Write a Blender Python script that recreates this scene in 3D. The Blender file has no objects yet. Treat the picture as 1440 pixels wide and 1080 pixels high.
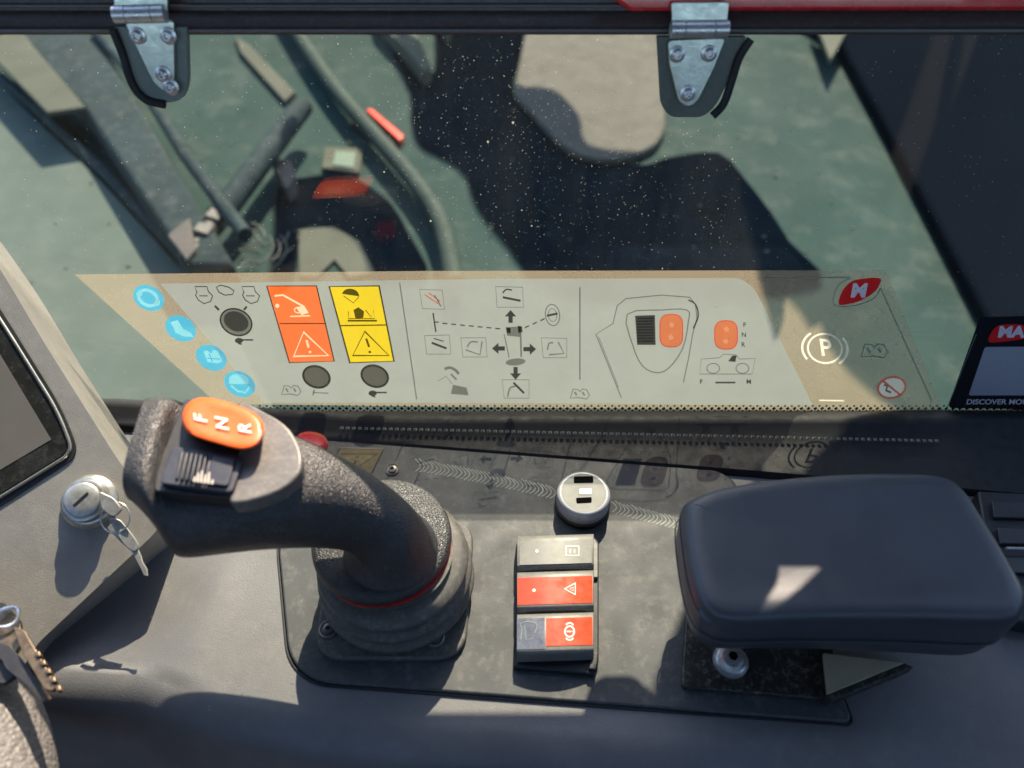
import bpy, math, random
from mathutils import Vector
random.seed(7)
C = bpy.context.scene.collection
# ---------------------------------------------------------------- camera, world, sun, exposure (lengths below are in cm)
PITCH = math.radians(48.0); F = 1050.0; CZ = 42.0
cam_d = bpy.data.cameras.new('camera'); cam = bpy.data.objects.new('camera', cam_d); C.objects.link(cam)
cam.location = (0, 0, CZ/100); cam.rotation_euler = (math.pi/2-PITCH, 0, 0)
cam_d.sensor_width = 36; cam_d.lens = F/1440*36; cam_d.dof.use_dof = True; cam_d.dof.focus_distance = 0.47; cam_d.dof.aperture_fstop = 4.8; cam_d.clip_start = 0.01; cam_d.clip_end = 3000
bpy.context.scene.camera = cam
SUN = Vector((-0.16, -1.0, -0.92)).normalized()          # direction the light travels
w = bpy.data.worlds.new('World'); bpy.context.scene.world = w; w.use_nodes = True
nt = w.node_tree; sky = nt.nodes.new('ShaderNodeTexSky'); sky.sky_type = 'NISHITA'; sky.sun_disc = False
elev = math.asin(-SUN.z); sky.sun_elevation = elev; sky.sun_rotation = math.atan2(-SUN.x, -SUN.y)
nt.nodes['Background'].inputs['Strength'].default_value = 0.15
nt.links.new(sky.outputs[0], nt.nodes['Background'].inputs['Color'])
sd = bpy.data.lights.new('sun', 'SUN'); so = bpy.data.objects.new('sun', sd); C.objects.link(so)
sd.energy = 4.4; sd.angle = math.radians(0.5); sd.color = (1.0, 0.83, 0.64)
so.rotation_euler = SUN.to_track_quat('-Z', 'Y').to_euler(); so.location = (0.3, 2, 2)
vs = bpy.context.scene.view_settings; vs.view_transform = 'Standard'; vs.look = 'None'; vs.gamma = 1; vs.exposure = 1.65
bpy.context.scene.cycles.transparent_max_bounces = 24
bpy.context.scene.cycles.max_bounces = 7

# ---------------------------------------------------------------- geometry helpers
RT = Vector((1, 0, 0)); FW = Vector((0, math.cos(PITCH), -math.sin(PITCH))); UP = Vector((0, math.sin(PITCH), math.cos(PITCH)))
CP = Vector((0, 0, CZ))
def ray(px, py): return FW + RT*((px-720)/F) + UP*((540-py)/F)
def hit(px, py, p0, n):
    r = ray(px, py); return CP + r*((p0-CP).dot(n)/r.dot(n))
def Z(px, py, z=0.0): return hit(px, py, Vector((0, 0, z)), Vector((0, 0, 1)))
GU = Vector((0, 0.225, 0.974)).normalized(); GN = Vector((0, -GU.z, GU.y))      # glass: up direction, normal into the cab
G0 = Vector((0, 35, 0))
def G(px, py, off=0.0): return hit(px, py, G0+GN*off, GN)
def lerp(a, b, t): return a+(b-a)*t
def catmull(pts, n=6, closed=True):
    out = []; m = len(pts)
    rng = range(m) if closed else range(m-1)
    for i in rng:
        g = (lambda k: pts[k % m]) if closed else (lambda k: pts[max(0, min(m-1, k))])
        p0, p1, p2, p3 = g(i-1), g(i), g(i+1), g(i+2)
        for j in range(n):
            t = j/n
            out.append(tuple(0.5*((2*p1[k])+(-p0[k]+p2[k])*t+(2*p0[k]-5*p1[k]+4*p2[k]-p3[k])*t*t+(-p0[k]+3*p1[k]-3*p2[k]+p3[k])*t**3) for k in range(len(p1))))
    if not closed: out.append(tuple(pts[-1]))
    return out
def roundpoly(pts, r, n=5):
    out = []; m = len(pts)
    for i in range(m):
        p = Vector(pts[i]); a = Vector(pts[i-1])-p; b = Vector(pts[(i+1) % m])-p
        rr = r[i] if isinstance(r, (list, tuple)) else r
        d = min(rr, a.length*.49, b.length*.49)
        s = p+a.normalized()*d; e = p+b.normalized()*d
        for j in range(n+1):
            t = j/n; q = s*(1-t)**2+p*2*t*(1-t)+e*t*t; out.append(tuple(q))
    return out
class M:                                                   # mesh buffer in world cm
    def __init__(s): s.v = []; s.f = []; s.mi = []; s.m = 0
    def add(s, vs, fs):
        b = len(s.v); s.v += [Vector(x) for x in vs]; s.f += [tuple(i+b for i in f) for f in fs]; s.mi += [s.m]*len(fs)
    def poly(s, pts): s.add(pts, [tuple(range(len(pts)))])
    def prism(s, top, vec):
        n = len(top); vec = Vector(vec); t = [Vector(p) for p in top]
        s.add(t+[p+vec for p in t], [tuple(range(n)), tuple(range(2*n-1, n-1, -1))]+[((i+1) % n, i, i+n, (i+1) % n+n) for i in range(n)])
    def loft(s, rings, cap=True, closed=True):
        n = len(rings[0]); vs = [p for r in rings for p in r]; fs = []
        for k in range(len(rings)-1):
            for i in range(n if closed else n-1):
                j = (i+1) % n; fs.append((k*n+i, k*n+j, (k+1)*n+j, (k+1)*n+i))
        if cap: fs.append(tuple(range(n-1, -1, -1))); fs.append(tuple((len(rings)-1)*n+i for i in range(n)))
        s.add(vs, fs)
    def lathe(s, c, prof, ax=Vector((0, 0, 1)), n=48, cap=True):
        ax = Vector(ax).normalized(); u = ax.orthogonal().normalized(); v = ax.cross(u); c = Vector(c)
        s.loft([[c+ax*h+(u*math.cos(2*math.pi*i/n)+v*math.sin(2*math.pi*i/n))*r for i in range(n)] for r, h in prof], cap)
    def tube(s, pts, r, n=8, closed=False):
        pts = [Vector(p) for p in pts]; rings = []; u = None
        for i, p in enumerate(pts):
            a = pts[i-1] if (i > 0 or closed) else p; b = pts[(i+1) % len(pts)] if (i < len(pts)-1 or closed) else p
            t = (b-a).normalized()
            u = t.orthogonal().normalized() if u is None else (u-t*u.dot(t)).normalized()
            v = t.cross(u); rr = r[i] if isinstance(r, (list, tuple)) else r
            rings.append([p+(u*math.cos(2*math.pi*k/n)+v*math.sin(2*math.pi*k/n))*rr for k in range(n)])
        if closed: rings.append(rings[0])
        s.loft(rings, not closed)
    def obj(s, name, mats, parent=None, smooth=True, bevel=0, seg=3, sub=0, kind=None, label=None, angle=40, doff=None):
        base = Vector(parent['_w']) if parent is not None else (sum(s.v, Vector())/max(1, len(s.v)))
        me = bpy.data.meshes.new(name); me.from_pydata([tuple((p-base)*.01) for p in s.v], [], s.f)
        if not isinstance(mats, (list, tuple)): mats = [mats]
        for m in mats: me.materials.append(m)
        if len(mats) > 1: me.polygons.foreach_set('material_index', s.mi)
        o = bpy.data.objects.new(name, me); C.objects.link(o)
        import bmesh
        bm = bmesh.new(); bm.from_mesh(me); bmesh.ops.recalc_face_normals(bm, faces=bm.faces)
        bm.to_mesh(me); bm.free()
        if parent is not None: o.parent = parent
        else: o.location = base*.01
        if bevel:
            b = o.modifiers.new('bevel', 'BEVEL'); b.width = bevel*.01; b.segments = seg; b.limit_method = 'ANGLE'; b.angle_limit = math.radians(35); b.harden_normals = False
        if sub:
            b = o.modifiers.new('sub', 'SUBSURF'); b.levels = sub; b.render_levels = sub
        if smooth:
            me.polygons.foreach_set('use_smooth', [True]*len(me.polygons))
            if not sub: me.set_sharp_from_angle(angle=math.radians(angle))
        o['_w'] = tuple(base)
        if kind: o['kind'] = kind
        if label: o['label'] = label
        return o
def thing(name, label, cat, loc, group=None):
    o = bpy.data.objects.new(name, None); C.objects.link(o); o.empty_display_size = .01
    o.location = Vector(loc)*.01; o['_w'] = tuple(loc); o['label'] = label; o['category'] = cat
    if group: o['group'] = group
    return o
def tag(o, label, cat, group=None):
    o['label'] = label; o['category'] = cat
    if group: o['group'] = group
    return o
_tc = {}
def text_tris(s, bold=0.0):
    k = (s, bold)
    if k in _tc: return _tc[k]
    cu = bpy.data.curves.new('t', 'FONT'); cu.body = s; cu.size = 1.0; cu.align_x = 'CENTER'; cu.align_y = 'CENTER'; cu.offset = bold
    o = bpy.data.objects.new('t', cu); C.objects.link(o)
    bpy.context.view_layer.update()
    me = bpy.data.meshes.new_from_object(o.evaluated_get(bpy.context.evaluated_depsgraph_get()))
    r = ([tuple(v.co) for v in me.vertices], [tuple(p.vertices) for p in me.polygons])
    bpy.data.objects.remove(o); bpy.data.curves.remove(cu); bpy.data.meshes.remove(me); _tc[k] = r
    return r
def text(m, s, pj, cx, cy, ux, uy, bold=0.0):               # pj maps a picture-like pair to a point of the surface
    vs, fs = text_tris(s, bold)
    m.add([pj(cx+v[0]*ux[0]+v[1]*uy[0], cy+v[0]*ux[1]+v[1]*uy[1]) for v in vs], fs)
def stroke(m, pj, pts, w, closed=False):                    # flat line of a given width on a surface
    P = [Vector(p).to_2d() for p in pts]; n = len(P); L = []; R = []
    for i in range(n):
        a = P[i-1] if (i > 0 or closed) else P[i]; b = P[(i+1) % n] if (i < n-1 or closed) else P[i]
        t = (b-a).normalized(); q = Vector((-t.y, t.x))*w*.5; L.append(P[i]+q); R.append(P[i]-q)
    vs = [pj(p.x, p.y) for p in L]+[pj(p.x, p.y) for p in R]
    m.add(vs, [(i, (i+1) % n, n+(i+1) % n, n+i) for i in range(n if closed else n-1)])
def fill(m, pj, pts): m.poly([pj(*p) for p in pts])
def ell(cx, cy, rx, ry, rot=0, n=28, a0=0, a1=360):
    c, s = math.cos(math.radians(rot)), math.sin(math.radians(rot)); full = abs(a1-a0) >= 360
    o = []
    for i in range(n if full else n+1):
        a = math.radians(a0+(a1-a0)*i/n); x, y = rx*math.cos(a), ry*math.sin(a); o.append((cx+x*c-y*s, cy+x*s+y*c))
    return o

# ---------------------------------------------------------------- materials
def newmat(name):
    m = bpy.data.materials.new(name); m.use_nodes = True; t = m.node_tree; return m, t, t.nodes['Principled BSDF'], t.nodes['Material Output']
def nd(t, k, **kw):
    n = t.nodes.new(k)
    for a, b in kw.items():
        if a in n.inputs: n.inputs[a].default_value = b
        else: setattr(n, a, b)
    return n
def mat(name, col, rough=.5, metal=0, var=.12, vscale=60, bump=0, bscale=400, btype='noise', bdist=.0004, dust=0.0, spec=.5, scratch=0, coat=0):
    m, t, b, o = newmat(name); L = t.links.new
    b.inputs['Metallic'].default_value = metal; b.inputs['Specular IOR Level'].default_value = spec; b.inputs['Coat Weight'].default_value = coat
    if spec == 0: b.inputs['IOR'].default_value = 1.0
    tc = nd(t, 'ShaderNodeTexCoord'); n1 = nd(t, 'ShaderNodeTexNoise', Scale=vscale, Detail=6.0, Roughness=.65); L(tc.outputs['Object'], n1.inputs['Vector'])
    mr = nd(t, 'ShaderNodeMapRange'); mr.inputs[1].default_value = .3; mr.inputs[2].default_value = .7
    mr.inputs[3].default_value = 1-var; mr.inputs[4].default_value = 1+var; L(n1.outputs[0], mr.inputs[0])
    vm = nd(t, 'ShaderNodeVectorMath', operation='SCALE'); vm.inputs[0].default_value = col[:3]; L(mr.outputs[0], vm.inputs['Scale'])
    csock = vm.outputs[0]
    if dust:
        n2 = nd(t, 'ShaderNodeTexNoise', Scale=vscale*6, Detail=8.0, Roughness=.75); L(tc.outputs['Object'], n2.inputs['Vector'])
        r2 = nd(t, 'ShaderNodeMapRange'); r2.inputs[1].default_value = .5; r2.inputs[2].default_value = .78; r2.inputs[4].default_value = dust; L(n2.outputs[0], r2.inputs[0])
        mx = nd(t, 'ShaderNodeMix', data_type='RGBA'); L(r2.outputs[0], mx.inputs[0]); L(csock, mx.inputs[6]); mx.inputs[7].default_value = (.42, .39, .33, 1)
        csock = mx.outputs[2]
    L(csock, b.inputs['Base Color'])
    rr = nd(t, 'ShaderNodeMapRange'); rr.inputs[1].default_value = .3; rr.inputs[2].default_value = .7; rr.inputs[3].default_value = max(.03, rough-.08); rr.inputs[4].default_value = min(1, rough+.08)
    n3 = nd(t, 'ShaderNodeTexNoise', Scale=vscale*2.3, Detail=5.0); L(tc.outputs['Object'], n3.inputs['Vector']); L(n3.outputs[0], rr.inputs[0]); L(rr.outputs[0], b.inputs['Roughness'])
    if bump:
        bp = nd(t, 'ShaderNodeBump', Strength=bump, Distance=bdist)
        if btype == 'noise':
            n = nd(t, 'ShaderNodeTexNoise', Scale=bscale, Detail=3.0); L(tc.outputs['Object'], n.inputs['Vector']); L(n.outputs[0], bp.inputs['Height'])
        else:
            nz = nd(t, 'ShaderNodeTexNoise', Scale=bscale*.5, Detail=2.0); L(tc.outputs['Object'], nz.inputs['Vector'])
            sc = nd(t, 'ShaderNodeVectorMath', operation='MULTIPLY_ADD'); L(nz.outputs[1], sc.inputs[0]); sc.inputs[1].default_value = (.0015,)*3; L(tc.outputs['Object'], sc.inputs[2])
            n = nd(t, 'ShaderNodeTexVoronoi', Scale=bscale); n.feature = 'SMOOTH_F1'; n.inputs['Smoothness'].default_value = .5; L(sc.outputs[0], n.inputs['Vector'])
            iv = nd(t, 'ShaderNodeMath', operation='SUBTRACT'); iv.inputs[0].default_value = 1; L(n.outputs['Distance'], iv.inputs[1]); L(iv.outputs[0], bp.inputs['Height'])
        L(bp.outputs[0], b.inputs['Normal'])
    return m
body_m = mat('console_plastic', (.132, .13, .136), .5, vscale=14, var=.12, bump=.5, bscale=1300, bdist=.0003, dust=.12)
plate_m = mat('plate_plastic', (.046, .049, .053), .6, vscale=22, var=.16, bump=.4, bscale=1600, bdist=.0002, dust=.22)
grip_m = mat('grip_rubber', (.017, .0165, .018), .44, vscale=40, bump=1, bscale=1450, btype='v', bdist=.00045, dust=.12, spec=.8)
face_m = mat('face_plastic', (.1, .095, .088), .38, vscale=60, var=.2, bump=.3, bscale=1200, dust=.4)
boot_m = mat('boot_rubber', (.075, .07, .064), .6, vscale=50, bump=.3, bscale=900, dust=.35)
black_m = mat('black_plastic', (.012, .013, .016), .5, vscale=60, bump=.2, bscale=800, dust=.03)
rubber_m = mat('black_rubber', (.005, .005, .007), .65, vscale=60, bump=.3, bscale=700, dust=.01)
arm_m = mat('armrest_foam', (.05, .055, .066), .42, vscale=25, var=.08, bump=.35, bscale=1500, bdist=.00018, dust=.02)
steel_m = mat('black_steel', (.02, .019, .017), .4, vscale=60, bump=.5, bscale=500, dust=.5)
zinc_m = mat('zinc', (.52, .55, .48), .36, metal=1, vscale=120, var=.2, bump=.2, bscale=500)
chrome_m = mat('chrome', (.55, .55, .54), .34, metal=.75, vscale=150, var=.15)
brass_m = mat('old_brass', (.2, .15, .1), .45, metal=1, vscale=200, var=.4)
silver_m = mat('silver_plastic', (.32, .32, .35), .4, vscale=90, var=.08, metal=.2)
orange_m = mat('orange_plastic', (.86, .115, .012), .4, vscale=90, var=.06, bump=.15, bscale=1200)
lens_m = mat('red_orange_lens', (.85, .06, .018), .3, vscale=90, var=.08, dust=.05)
red_m = mat('red_plastic', (.6, .02, .02), .3, vscale=90)
redpaint_m = mat('red_paint', (.5, .015, .02), .25, vscale=40, coat=.5)
white_m = mat('white_print', (.75, .73, .68), .5, vscale=90, var=.05)
house_m = mat('housing_plastic', (.23, .215, .195), .5, vscale=30, var=.12, bump=.5, bscale=1300, bdist=.0003, dust=.3)
cloth_m = mat('bumpy_vinyl', (.11, .105, .1), .6, vscale=60, bump=1, bscale=420, btype='v', bdist=.001)
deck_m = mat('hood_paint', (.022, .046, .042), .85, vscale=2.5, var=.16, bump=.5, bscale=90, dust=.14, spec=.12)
rail_m = mat('rail_paint', (.018, .032, .036), .8, vscale=9, var=.35, dust=.15, spec=.12)
cream_m = mat('cream_paint_and_glare', (.085, .09, .07), .8, vscale=12, var=.15, spec=.12)
taupe_m = mat('taupe_reflection', (.1, .095, .08), .8, vscale=14, var=.18, dust=.1, spec=.12)
blackbody_m = mat('black_body', (.004, .006, .010), .95, vscale=3, var=.1, spec=0)
ground_m = mat('dusty_ground', (.10, .095, .085), .9, vscale=1.2, var=.35, bump=.6, bscale=20, bdist=.02, spec=.12)
keysteel_m = mat('key_steel', (.42, .41, .38), .4, metal=.55, vscale=200, var=.3)
steelfit_m = mat('hose_fitting_steel', (.10, .097, .088), .7, metal=.3, vscale=150, var=.25)
streak_m = mat('streak_tone', (.038, .056, .048), .7, vscale=30, var=.2, spec=.12)
pale_light_dust_m = mat('pale_light_and_dust', (.22, .23, .2), .6, vscale=160, var=.3, dust=.4)  # pale tone for the zigzag light strokes and the dust crumbs

def glass_mat():
    m, t, b, o = newmat('green_glass'); L = t.links.new; t.nodes.remove(b)
    tr = nd(t, 'ShaderNodeBsdfTransparent'); tr.inputs[0].default_value = (.9, .935, .918, 1)
    gl = nd(t, 'ShaderNodeBsdfGlossy', Roughness=.02); fr = nd(t, 'ShaderNodeFresnel', IOR=1.5)
    geo = nd(t, 'ShaderNodeNewGeometry'); L(geo.outputs['Normal'], fr.inputs['Normal'])
    mx = nd(t, 'ShaderNodeMixShader'); fm = nd(t, 'ShaderNodeMath', operation='MULTIPLY'); fm.inputs[1].default_value = 1.0
    # same reflectance seen from either side of the surface
    bf = nd(t, 'ShaderNodeLayerWeight', Blend=.5); pw = nd(t, 'ShaderNodeMath', operation='POWER'); pw.inputs[1].default_value = 5
    L(bf.outputs['Facing'], pw.inputs[0]); ma = nd(t, 'ShaderNodeMath', operation='MULTIPLY_ADD'); ma.inputs[1].default_value = .96; ma.inputs[2].default_value = .04
    L(pw.outputs[0], ma.inputs[0]); L(ma.outputs[0], mx.inputs[0]); L(tr.outputs[0], mx.inputs[1]); L(gl.outputs[0], mx.inputs[2])
    df = nd(t, 'ShaderNodeBsdfDiffuse'); df.inputs[0].default_value = (.7, .72, .66, 1); tl = nd(t, 'ShaderNodeBsdfTranslucent'); tl.inputs[0].default_value = (.7, .74, .66, 1)
    ad = nd(t, 'ShaderNodeMixShader'); ad.inputs[0].default_value = .6; L(df.outputs[0], ad.inputs[1]); L(tl.outputs[0], ad.inputs[2])
    tc = nd(t, 'ShaderNodeTexCoord'); n1 = nd(t, 'ShaderNodeTexNoise', Scale=7.0, Detail=7.0, Roughness=.7); mp = nd(t, 'ShaderNodeMapping'); mp.inputs['Scale'].default_value = (1.6, 1, .35); mp.inputs['Rotation'].default_value = (0, .5, 0); L(tc.outputs['Object'], mp.inputs[0]); L(mp.outputs[0], n1.inputs[0])
    n2 = nd(t, 'ShaderNodeTexNoise', Scale=900.0, Detail=2.0); L(tc.outputs['Object'], n2.inputs[0])
    r1 = nd(t, 'ShaderNodeMapRange'); r1.inputs[1].default_value = .35; r1.inputs[2].default_value = .75; r1.inputs[3].default_value = .0; r1.inputs[4].default_value = .013; L(n1.outputs[0], r1.inputs[0])
    mu = nd(t, 'ShaderNodeMath', operation='MULTIPLY'); r2 = nd(t, 'ShaderNodeMapRange'); r2.inputs[1].default_value = .35; r2.inputs[2].default_value = .7; r2.inputs[3].default_value = .4; r2.inputs[4].default_value = 1.5
    L(n2.outputs[0], r2.inputs[0]); L(r1.outputs[0], mu.inputs[0]); L(r2.outputs[0], mu.inputs[1])
    m2 = nd(t, 'ShaderNodeMixShader'); L(mu.outputs[0], m2.inputs[0]); L(mx.outputs[0], m2.inputs[1]); L(ad.outputs[0], m2.inputs[2]); L(m2.outputs[0], o.inputs[0])
    return m
glass_m = glass_mat()
def film(name, col, trans=.2, tl=.65, var=.06, ttint=None):  # printed film on glass: light comes through it
    m, t, b, o = newmat(name); L = t.links.new; t.nodes.remove(b)
    d = nd(t, 'ShaderNodeBsdfDiffuse'); r = nd(t, 'ShaderNodeBsdfTranslucent'); x = nd(t, 'ShaderNodeBsdfTransparent')
    tc = nd(t, 'ShaderNodeTexCoord'); n = nd(t, 'ShaderNodeTexNoise', Scale=30.0, Detail=8.0, Roughness=.7); L(tc.outputs['Object'], n.inputs[0])
    mr = nd(t, 'ShaderNodeMapRange'); mr.inputs[1].default_value = .3; mr.inputs[2].default_value = .7; mr.inputs[3].default_value = 1-var; mr.inputs[4].default_value = 1+var; L(n.outputs[0], mr.inputs[0])
    vm = nd(t, 'ShaderNodeVectorMath', operation='SCALE'); vm.inputs[0].default_value = col; L(mr.outputs[0], vm.inputs['Scale'])
    L(vm.outputs[0], d.inputs[0]); L(vm.outputs[0], r.inputs[0]); x.inputs[0].default_value = (ttint or tuple(min(1, c*1.1) for c in col))+(1,)
    a = nd(t, 'ShaderNodeMixShader'); a.inputs[0].default_value = tl; L(d.outputs[0], a.inputs[1]); L(r.outputs[0], a.inputs[2])
    c = nd(t, 'ShaderNodeMixShader'); c.inputs[0].default_value = trans; L(a.outputs[0], c.inputs[1]); L(x.outputs[0], c.inputs[2]); L(c.outputs[0], o.inputs[0])
    return m
f_beige = film('film_beige', (.50, .40, .285), .56, .8, ttint=(.93, .95, .92)); f_grey = film('film_grey', (.335, .35, .335), .26, .8, ttint=(.93, .93, .92))
f_dark = film('film_ink', (.03, .03, .03), .12, .3, ttint=(.9, .9, .9)); f_mid = film('film_midgrey', (.10, .10, .09), .38, .5, ttint=(.9, .9, .9))
f_orange = film('film_orange', (.98, .16, .02), .38, .9, ttint=(1, .74, .55)); f_or2 = film('film_orange_label', (.85, .15, .02), .42, .9, ttint=(1, .85, .75)); f_ye2 = film('film_yellow_label', (.72, .53, .02), .35, .9, ttint=(1, .8, .3))
f_yellow = film('film_yellow', (.85, .64, .03), .4, .9, ttint=(1, .8, .15))
f_cyan = film('film_cyan', (.01, .5, .98), .38, .9, ttint=(.6, .94, 1)); f_white = film('film_white', (.95, .93, .86), .0, .9); f_red = film('film_red', (.85, .04, .03), .4, .8, ttint=(1, .7, .65))
f_badge = film('film_badge_red', (.9, .03, .03), 0, .15); f_badgew = film('film_badge_white', (.9, .9, .88), 0, .15)
f_black = film('film_black', (.012, .013, .018), .0, .3); f_pale = film('film_paleline', (.22, .3, .25), .1, .4); f_lilac = film('film_label_white', (.8, .8, .88), 0, .2)
frit_m = mat('frit_black', (.006, .006, .007), .35, vscale=50)
screen_m = mat('screen_glass', (.02, .021, .02), .08, vscale=30, var=.5, dust=.12, coat=1)
speck_m = film('dust_speck', (.4, .4, .36), .0, .6)

# ---------------------------------------------------------------- setting: ground far below, hood and frames outside the window
m = M(); S = 40000
N_ = 8
m.poly([(-S, -S, -150), (S, -S, -150), (S, S, -150), (-S, S, -150)])
g = m.obj('ground', ground_m, smooth=False, kind='structure')
HZ = -30.0
def H(px, py, dz=0.0): return Z(px, py, HZ+dz)
yw = M(); yw.prism([(-900, 520, 190), (900, 520, 190), (900, 560, 190), (-900, 560, 190)], (0, 0, -345)); tag(yw.obj('sky_block_wall', ground_m, bevel=2), 'added dull brown wall beyond the machine, unseen, blocking the low sky', 'wall')  # unseen slab added to hold back low sky light
hood = thing('engine_hood', 'dusty grey machine hood seen through the green window glass', 'hood', (0, 110, HZ))
m = M(); P = [(-150, 46, HZ), (170, 46, HZ), (170, 330, HZ), (-150, 330, HZ)]; m.prism(P, (0, 0, -3)); m.obj('hood_panel', deck_m, hood, False, bevel=.5)
m = M(); q = [H(*p, 1.2) for p in [(330, 50), (350, 62), (415, 128), (400, 142), (337, 72)]]; m.prism(q, (0, 0, -1.1)); m.obj('cream_strip', cream_m, hood, bevel=.3)
m = M(); q = [H(*p, .6) for p in [(418, 322), (470, 318), (505, 338), (528, 383), (490, 390), (470, 365), (445, 390), (420, 388)]]; m.prism(q, (0, 0, -.5)); m.obj('cream_patch', cream_m, hood, bevel=.2)
for pts in ([(515, -20), (550, -10), (580, 30), (606, 92), (596, 100), (565, 62), (530, 28)], [(598, -20), (645, -20), (632, 38), (626, 40)]):  # bright reflections in the glass, laid over the hood as cream strips
    m = M(); m.prism([H(*p, 4) for p in pts], (0, 0, -3.5)); m.obj('cream_strip', cream_m, hood, bevel=.3)
m = M(); m.prism([H(*p, 1.5) for p in [(515, 154), (522, 152), (568, 190), (562, 197)]], (0, 0, -1.4)); m.obj('red_strip', lens_m, hood, bevel=.15)
m = M()
for k in range(3): m.prism([H(*p, .5) for p in [(505-7*k, 161+6*k), (508-7*k, 160+6*k), (556-7*k, 200+4*k), (553-7*k, 203+4*k)]], (0, 0, -.4))
m.obj('dark_line', rubber_m, hood, False)
m = M(); m.prism([H(*p, .8) for p in [(458, 206), (510, 208), (505, 243), (452, 236)]], (0, 0, -.7)); m.obj('small_label', cream_m, hood, bevel=.1)
m = M(); m.prism([H(*p, 1.0) for p in [(472, 212), (500, 214), (497, 236), (468, 232)]], (0, 0, -.15)); m.obj('label_print', mat('green_print', (.03, .09, .05), .5), hood)
# diagonal rail
rail = thing('frame_rail', 'dark painted diagonal rail on the hood behind the left hinge', 'rail', H(150, 200))
m = M(); m.prism([H(*p, 7) for p in [(28, 36), (60, 22), (128, 34), (330, 372), (262, 372), (118, 152), (18, 60)]], (0, 0, -7)); m.obj('rail_beam', rail_m, rail, bevel=.8)
m = M(); m.prism([H(*p, 7.6) for p in [(28, 38), (44, 62), (120, 150), (66, 158), (-30, 60)]], (0, 0, -.9)); m.obj('cream_cover', cream_m, rail, bevel=.3)
m = M(); m.tube([H(*p, 7.6) for p in [(135, 45), (200, 120), (262, 220), (345, 330)]], 1.1, 10); m.obj('edge_seal', rail_m, rail)
m = M(); m.tube([H(*p, 1.2) for p in [(-10, 100), (60, 160), (150, 245), (260, 362), (300, 410)]], 1.1, 10); m.obj('edge_seal', rail_m, rail)
m = M(); m.prism([H(*p, 7.8) for p in [(235, 330), (266, 305), (275, 350), (262, 365)]], (0, 0, -.9)); m.obj('pink_tab', mat('dusty_pink', (.07, .06, .055), .8), rail, bevel=.2)
# brown-grey reflection built as a flat panel, and black cover
tp = M(); tp.prism([H(*p, 1.6) for p in roundpoly([(738, 40), (925, 40), (940, 200), (860, 228), (800, 215), (722, 130)], [5, 5, 40, 30, 30, 5], 6)], (0, 0, -1.5)); tag(tp.obj('taupe_reflection', taupe_m, bevel=.6), 'flat brownish grey shape standing in for a reflection in the glass, left of the right hinge', 'panel')
m = M(); m.prism([H(*p, 3) for p in [(1128, 20), (1180, 55), (1250, 180), (1400, 460), (1440, 560), (2400, 560), (2200, -150), (1160, -150)]], (0, 0, -3)); tag(m.obj('black_cover', blackbody_m, bevel=.8), 'large black bodywork cover filling the upper right of the window view', 'cover')
m = M(); m.prism([H(*p, 4.5) for p in [(1143, 20), (1192, 42), (1172, 78), (1168, 84)]], (0, 0, -1.2)); tag(m.obj('cream_flap', cream_m, bevel=.2), 'small cream triangular flap at the corner of the black cover', 'flap')
# pale reflection streak built as a tube, dark shaft with bright fittings
m = M(); m.tube([H(*p, 3) for p in catmull([(372, -30), (420, 50), (475, 130), (540, 205), (590, 265), (622, 320), (640, 400)], 6, False)], 1.5, 12); tag(m.obj('reflection_streak', streak_m), 'pale grey reflection streak built as a tube curving down across the hood', 'hose')
sh = thing('hydraulic_fitting', 'dark shaft ending in shiny steel hose fittings behind the left of the glass', 'fitting', H(330, 320))
A, B = H(268, 358, 6), H(425, 150, 6)
dA = (B-A).normalized()
m = M(); m.tube([A+dA*9, B], 1.9, 16); m.obj('shaft', rail_m, sh)
for k, (r, h0, h1) in enumerate([(1.5, -1, 1.5), (1.1, 1.5, 3), (2.0, 3, 5.2), (1.3, 5.2, 6.6), (1.9, 6.6, 9)]):
    m = M(); m.lathe(A, [(r*.8, h0), (r, h0+.25), (r, h1-.25), (r*.8, h1)], dA, 6 if k in (0, 2, 4) else 16); m.obj('nut' if k in (0, 2, 4) else 'collar', steelfit_m, sh, angle=25)
m = M()
for k in range(14):
    a0 = random.uniform(0, 6.28); r0 = random.uniform(1.5, 5); c = H(random.uniform(335, 385), random.uniform(330, 372), random.uniform(1, 6)); t0 = random.uniform(.4, .9)
    pts = [c+Vector((math.cos(a0+s*t0*.3)*r0, math.sin(a0+s*t0*.3)*r0, s*.12)) for s in range(9)]
    m.tube(pts, .1, 5)
m.obj('wire_bundle', mat('wire_steel', (.12, .12, .1), .6), sh, kind='stuff')
m = M(); m.prism([H(*p, 4) for p in roundpoly([(378, 222), (410, 225), (414, 250), (402, 268), (392, 245)], 8, 4)], (0, 0, -3)); tag(m.obj('pink_bracket', mat('pinkish_grey', (.075, .062, .058), .8), bevel=.3), 'small pinkish grey bracket right of the dark shaft behind the glass', 'bracket')
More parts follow.
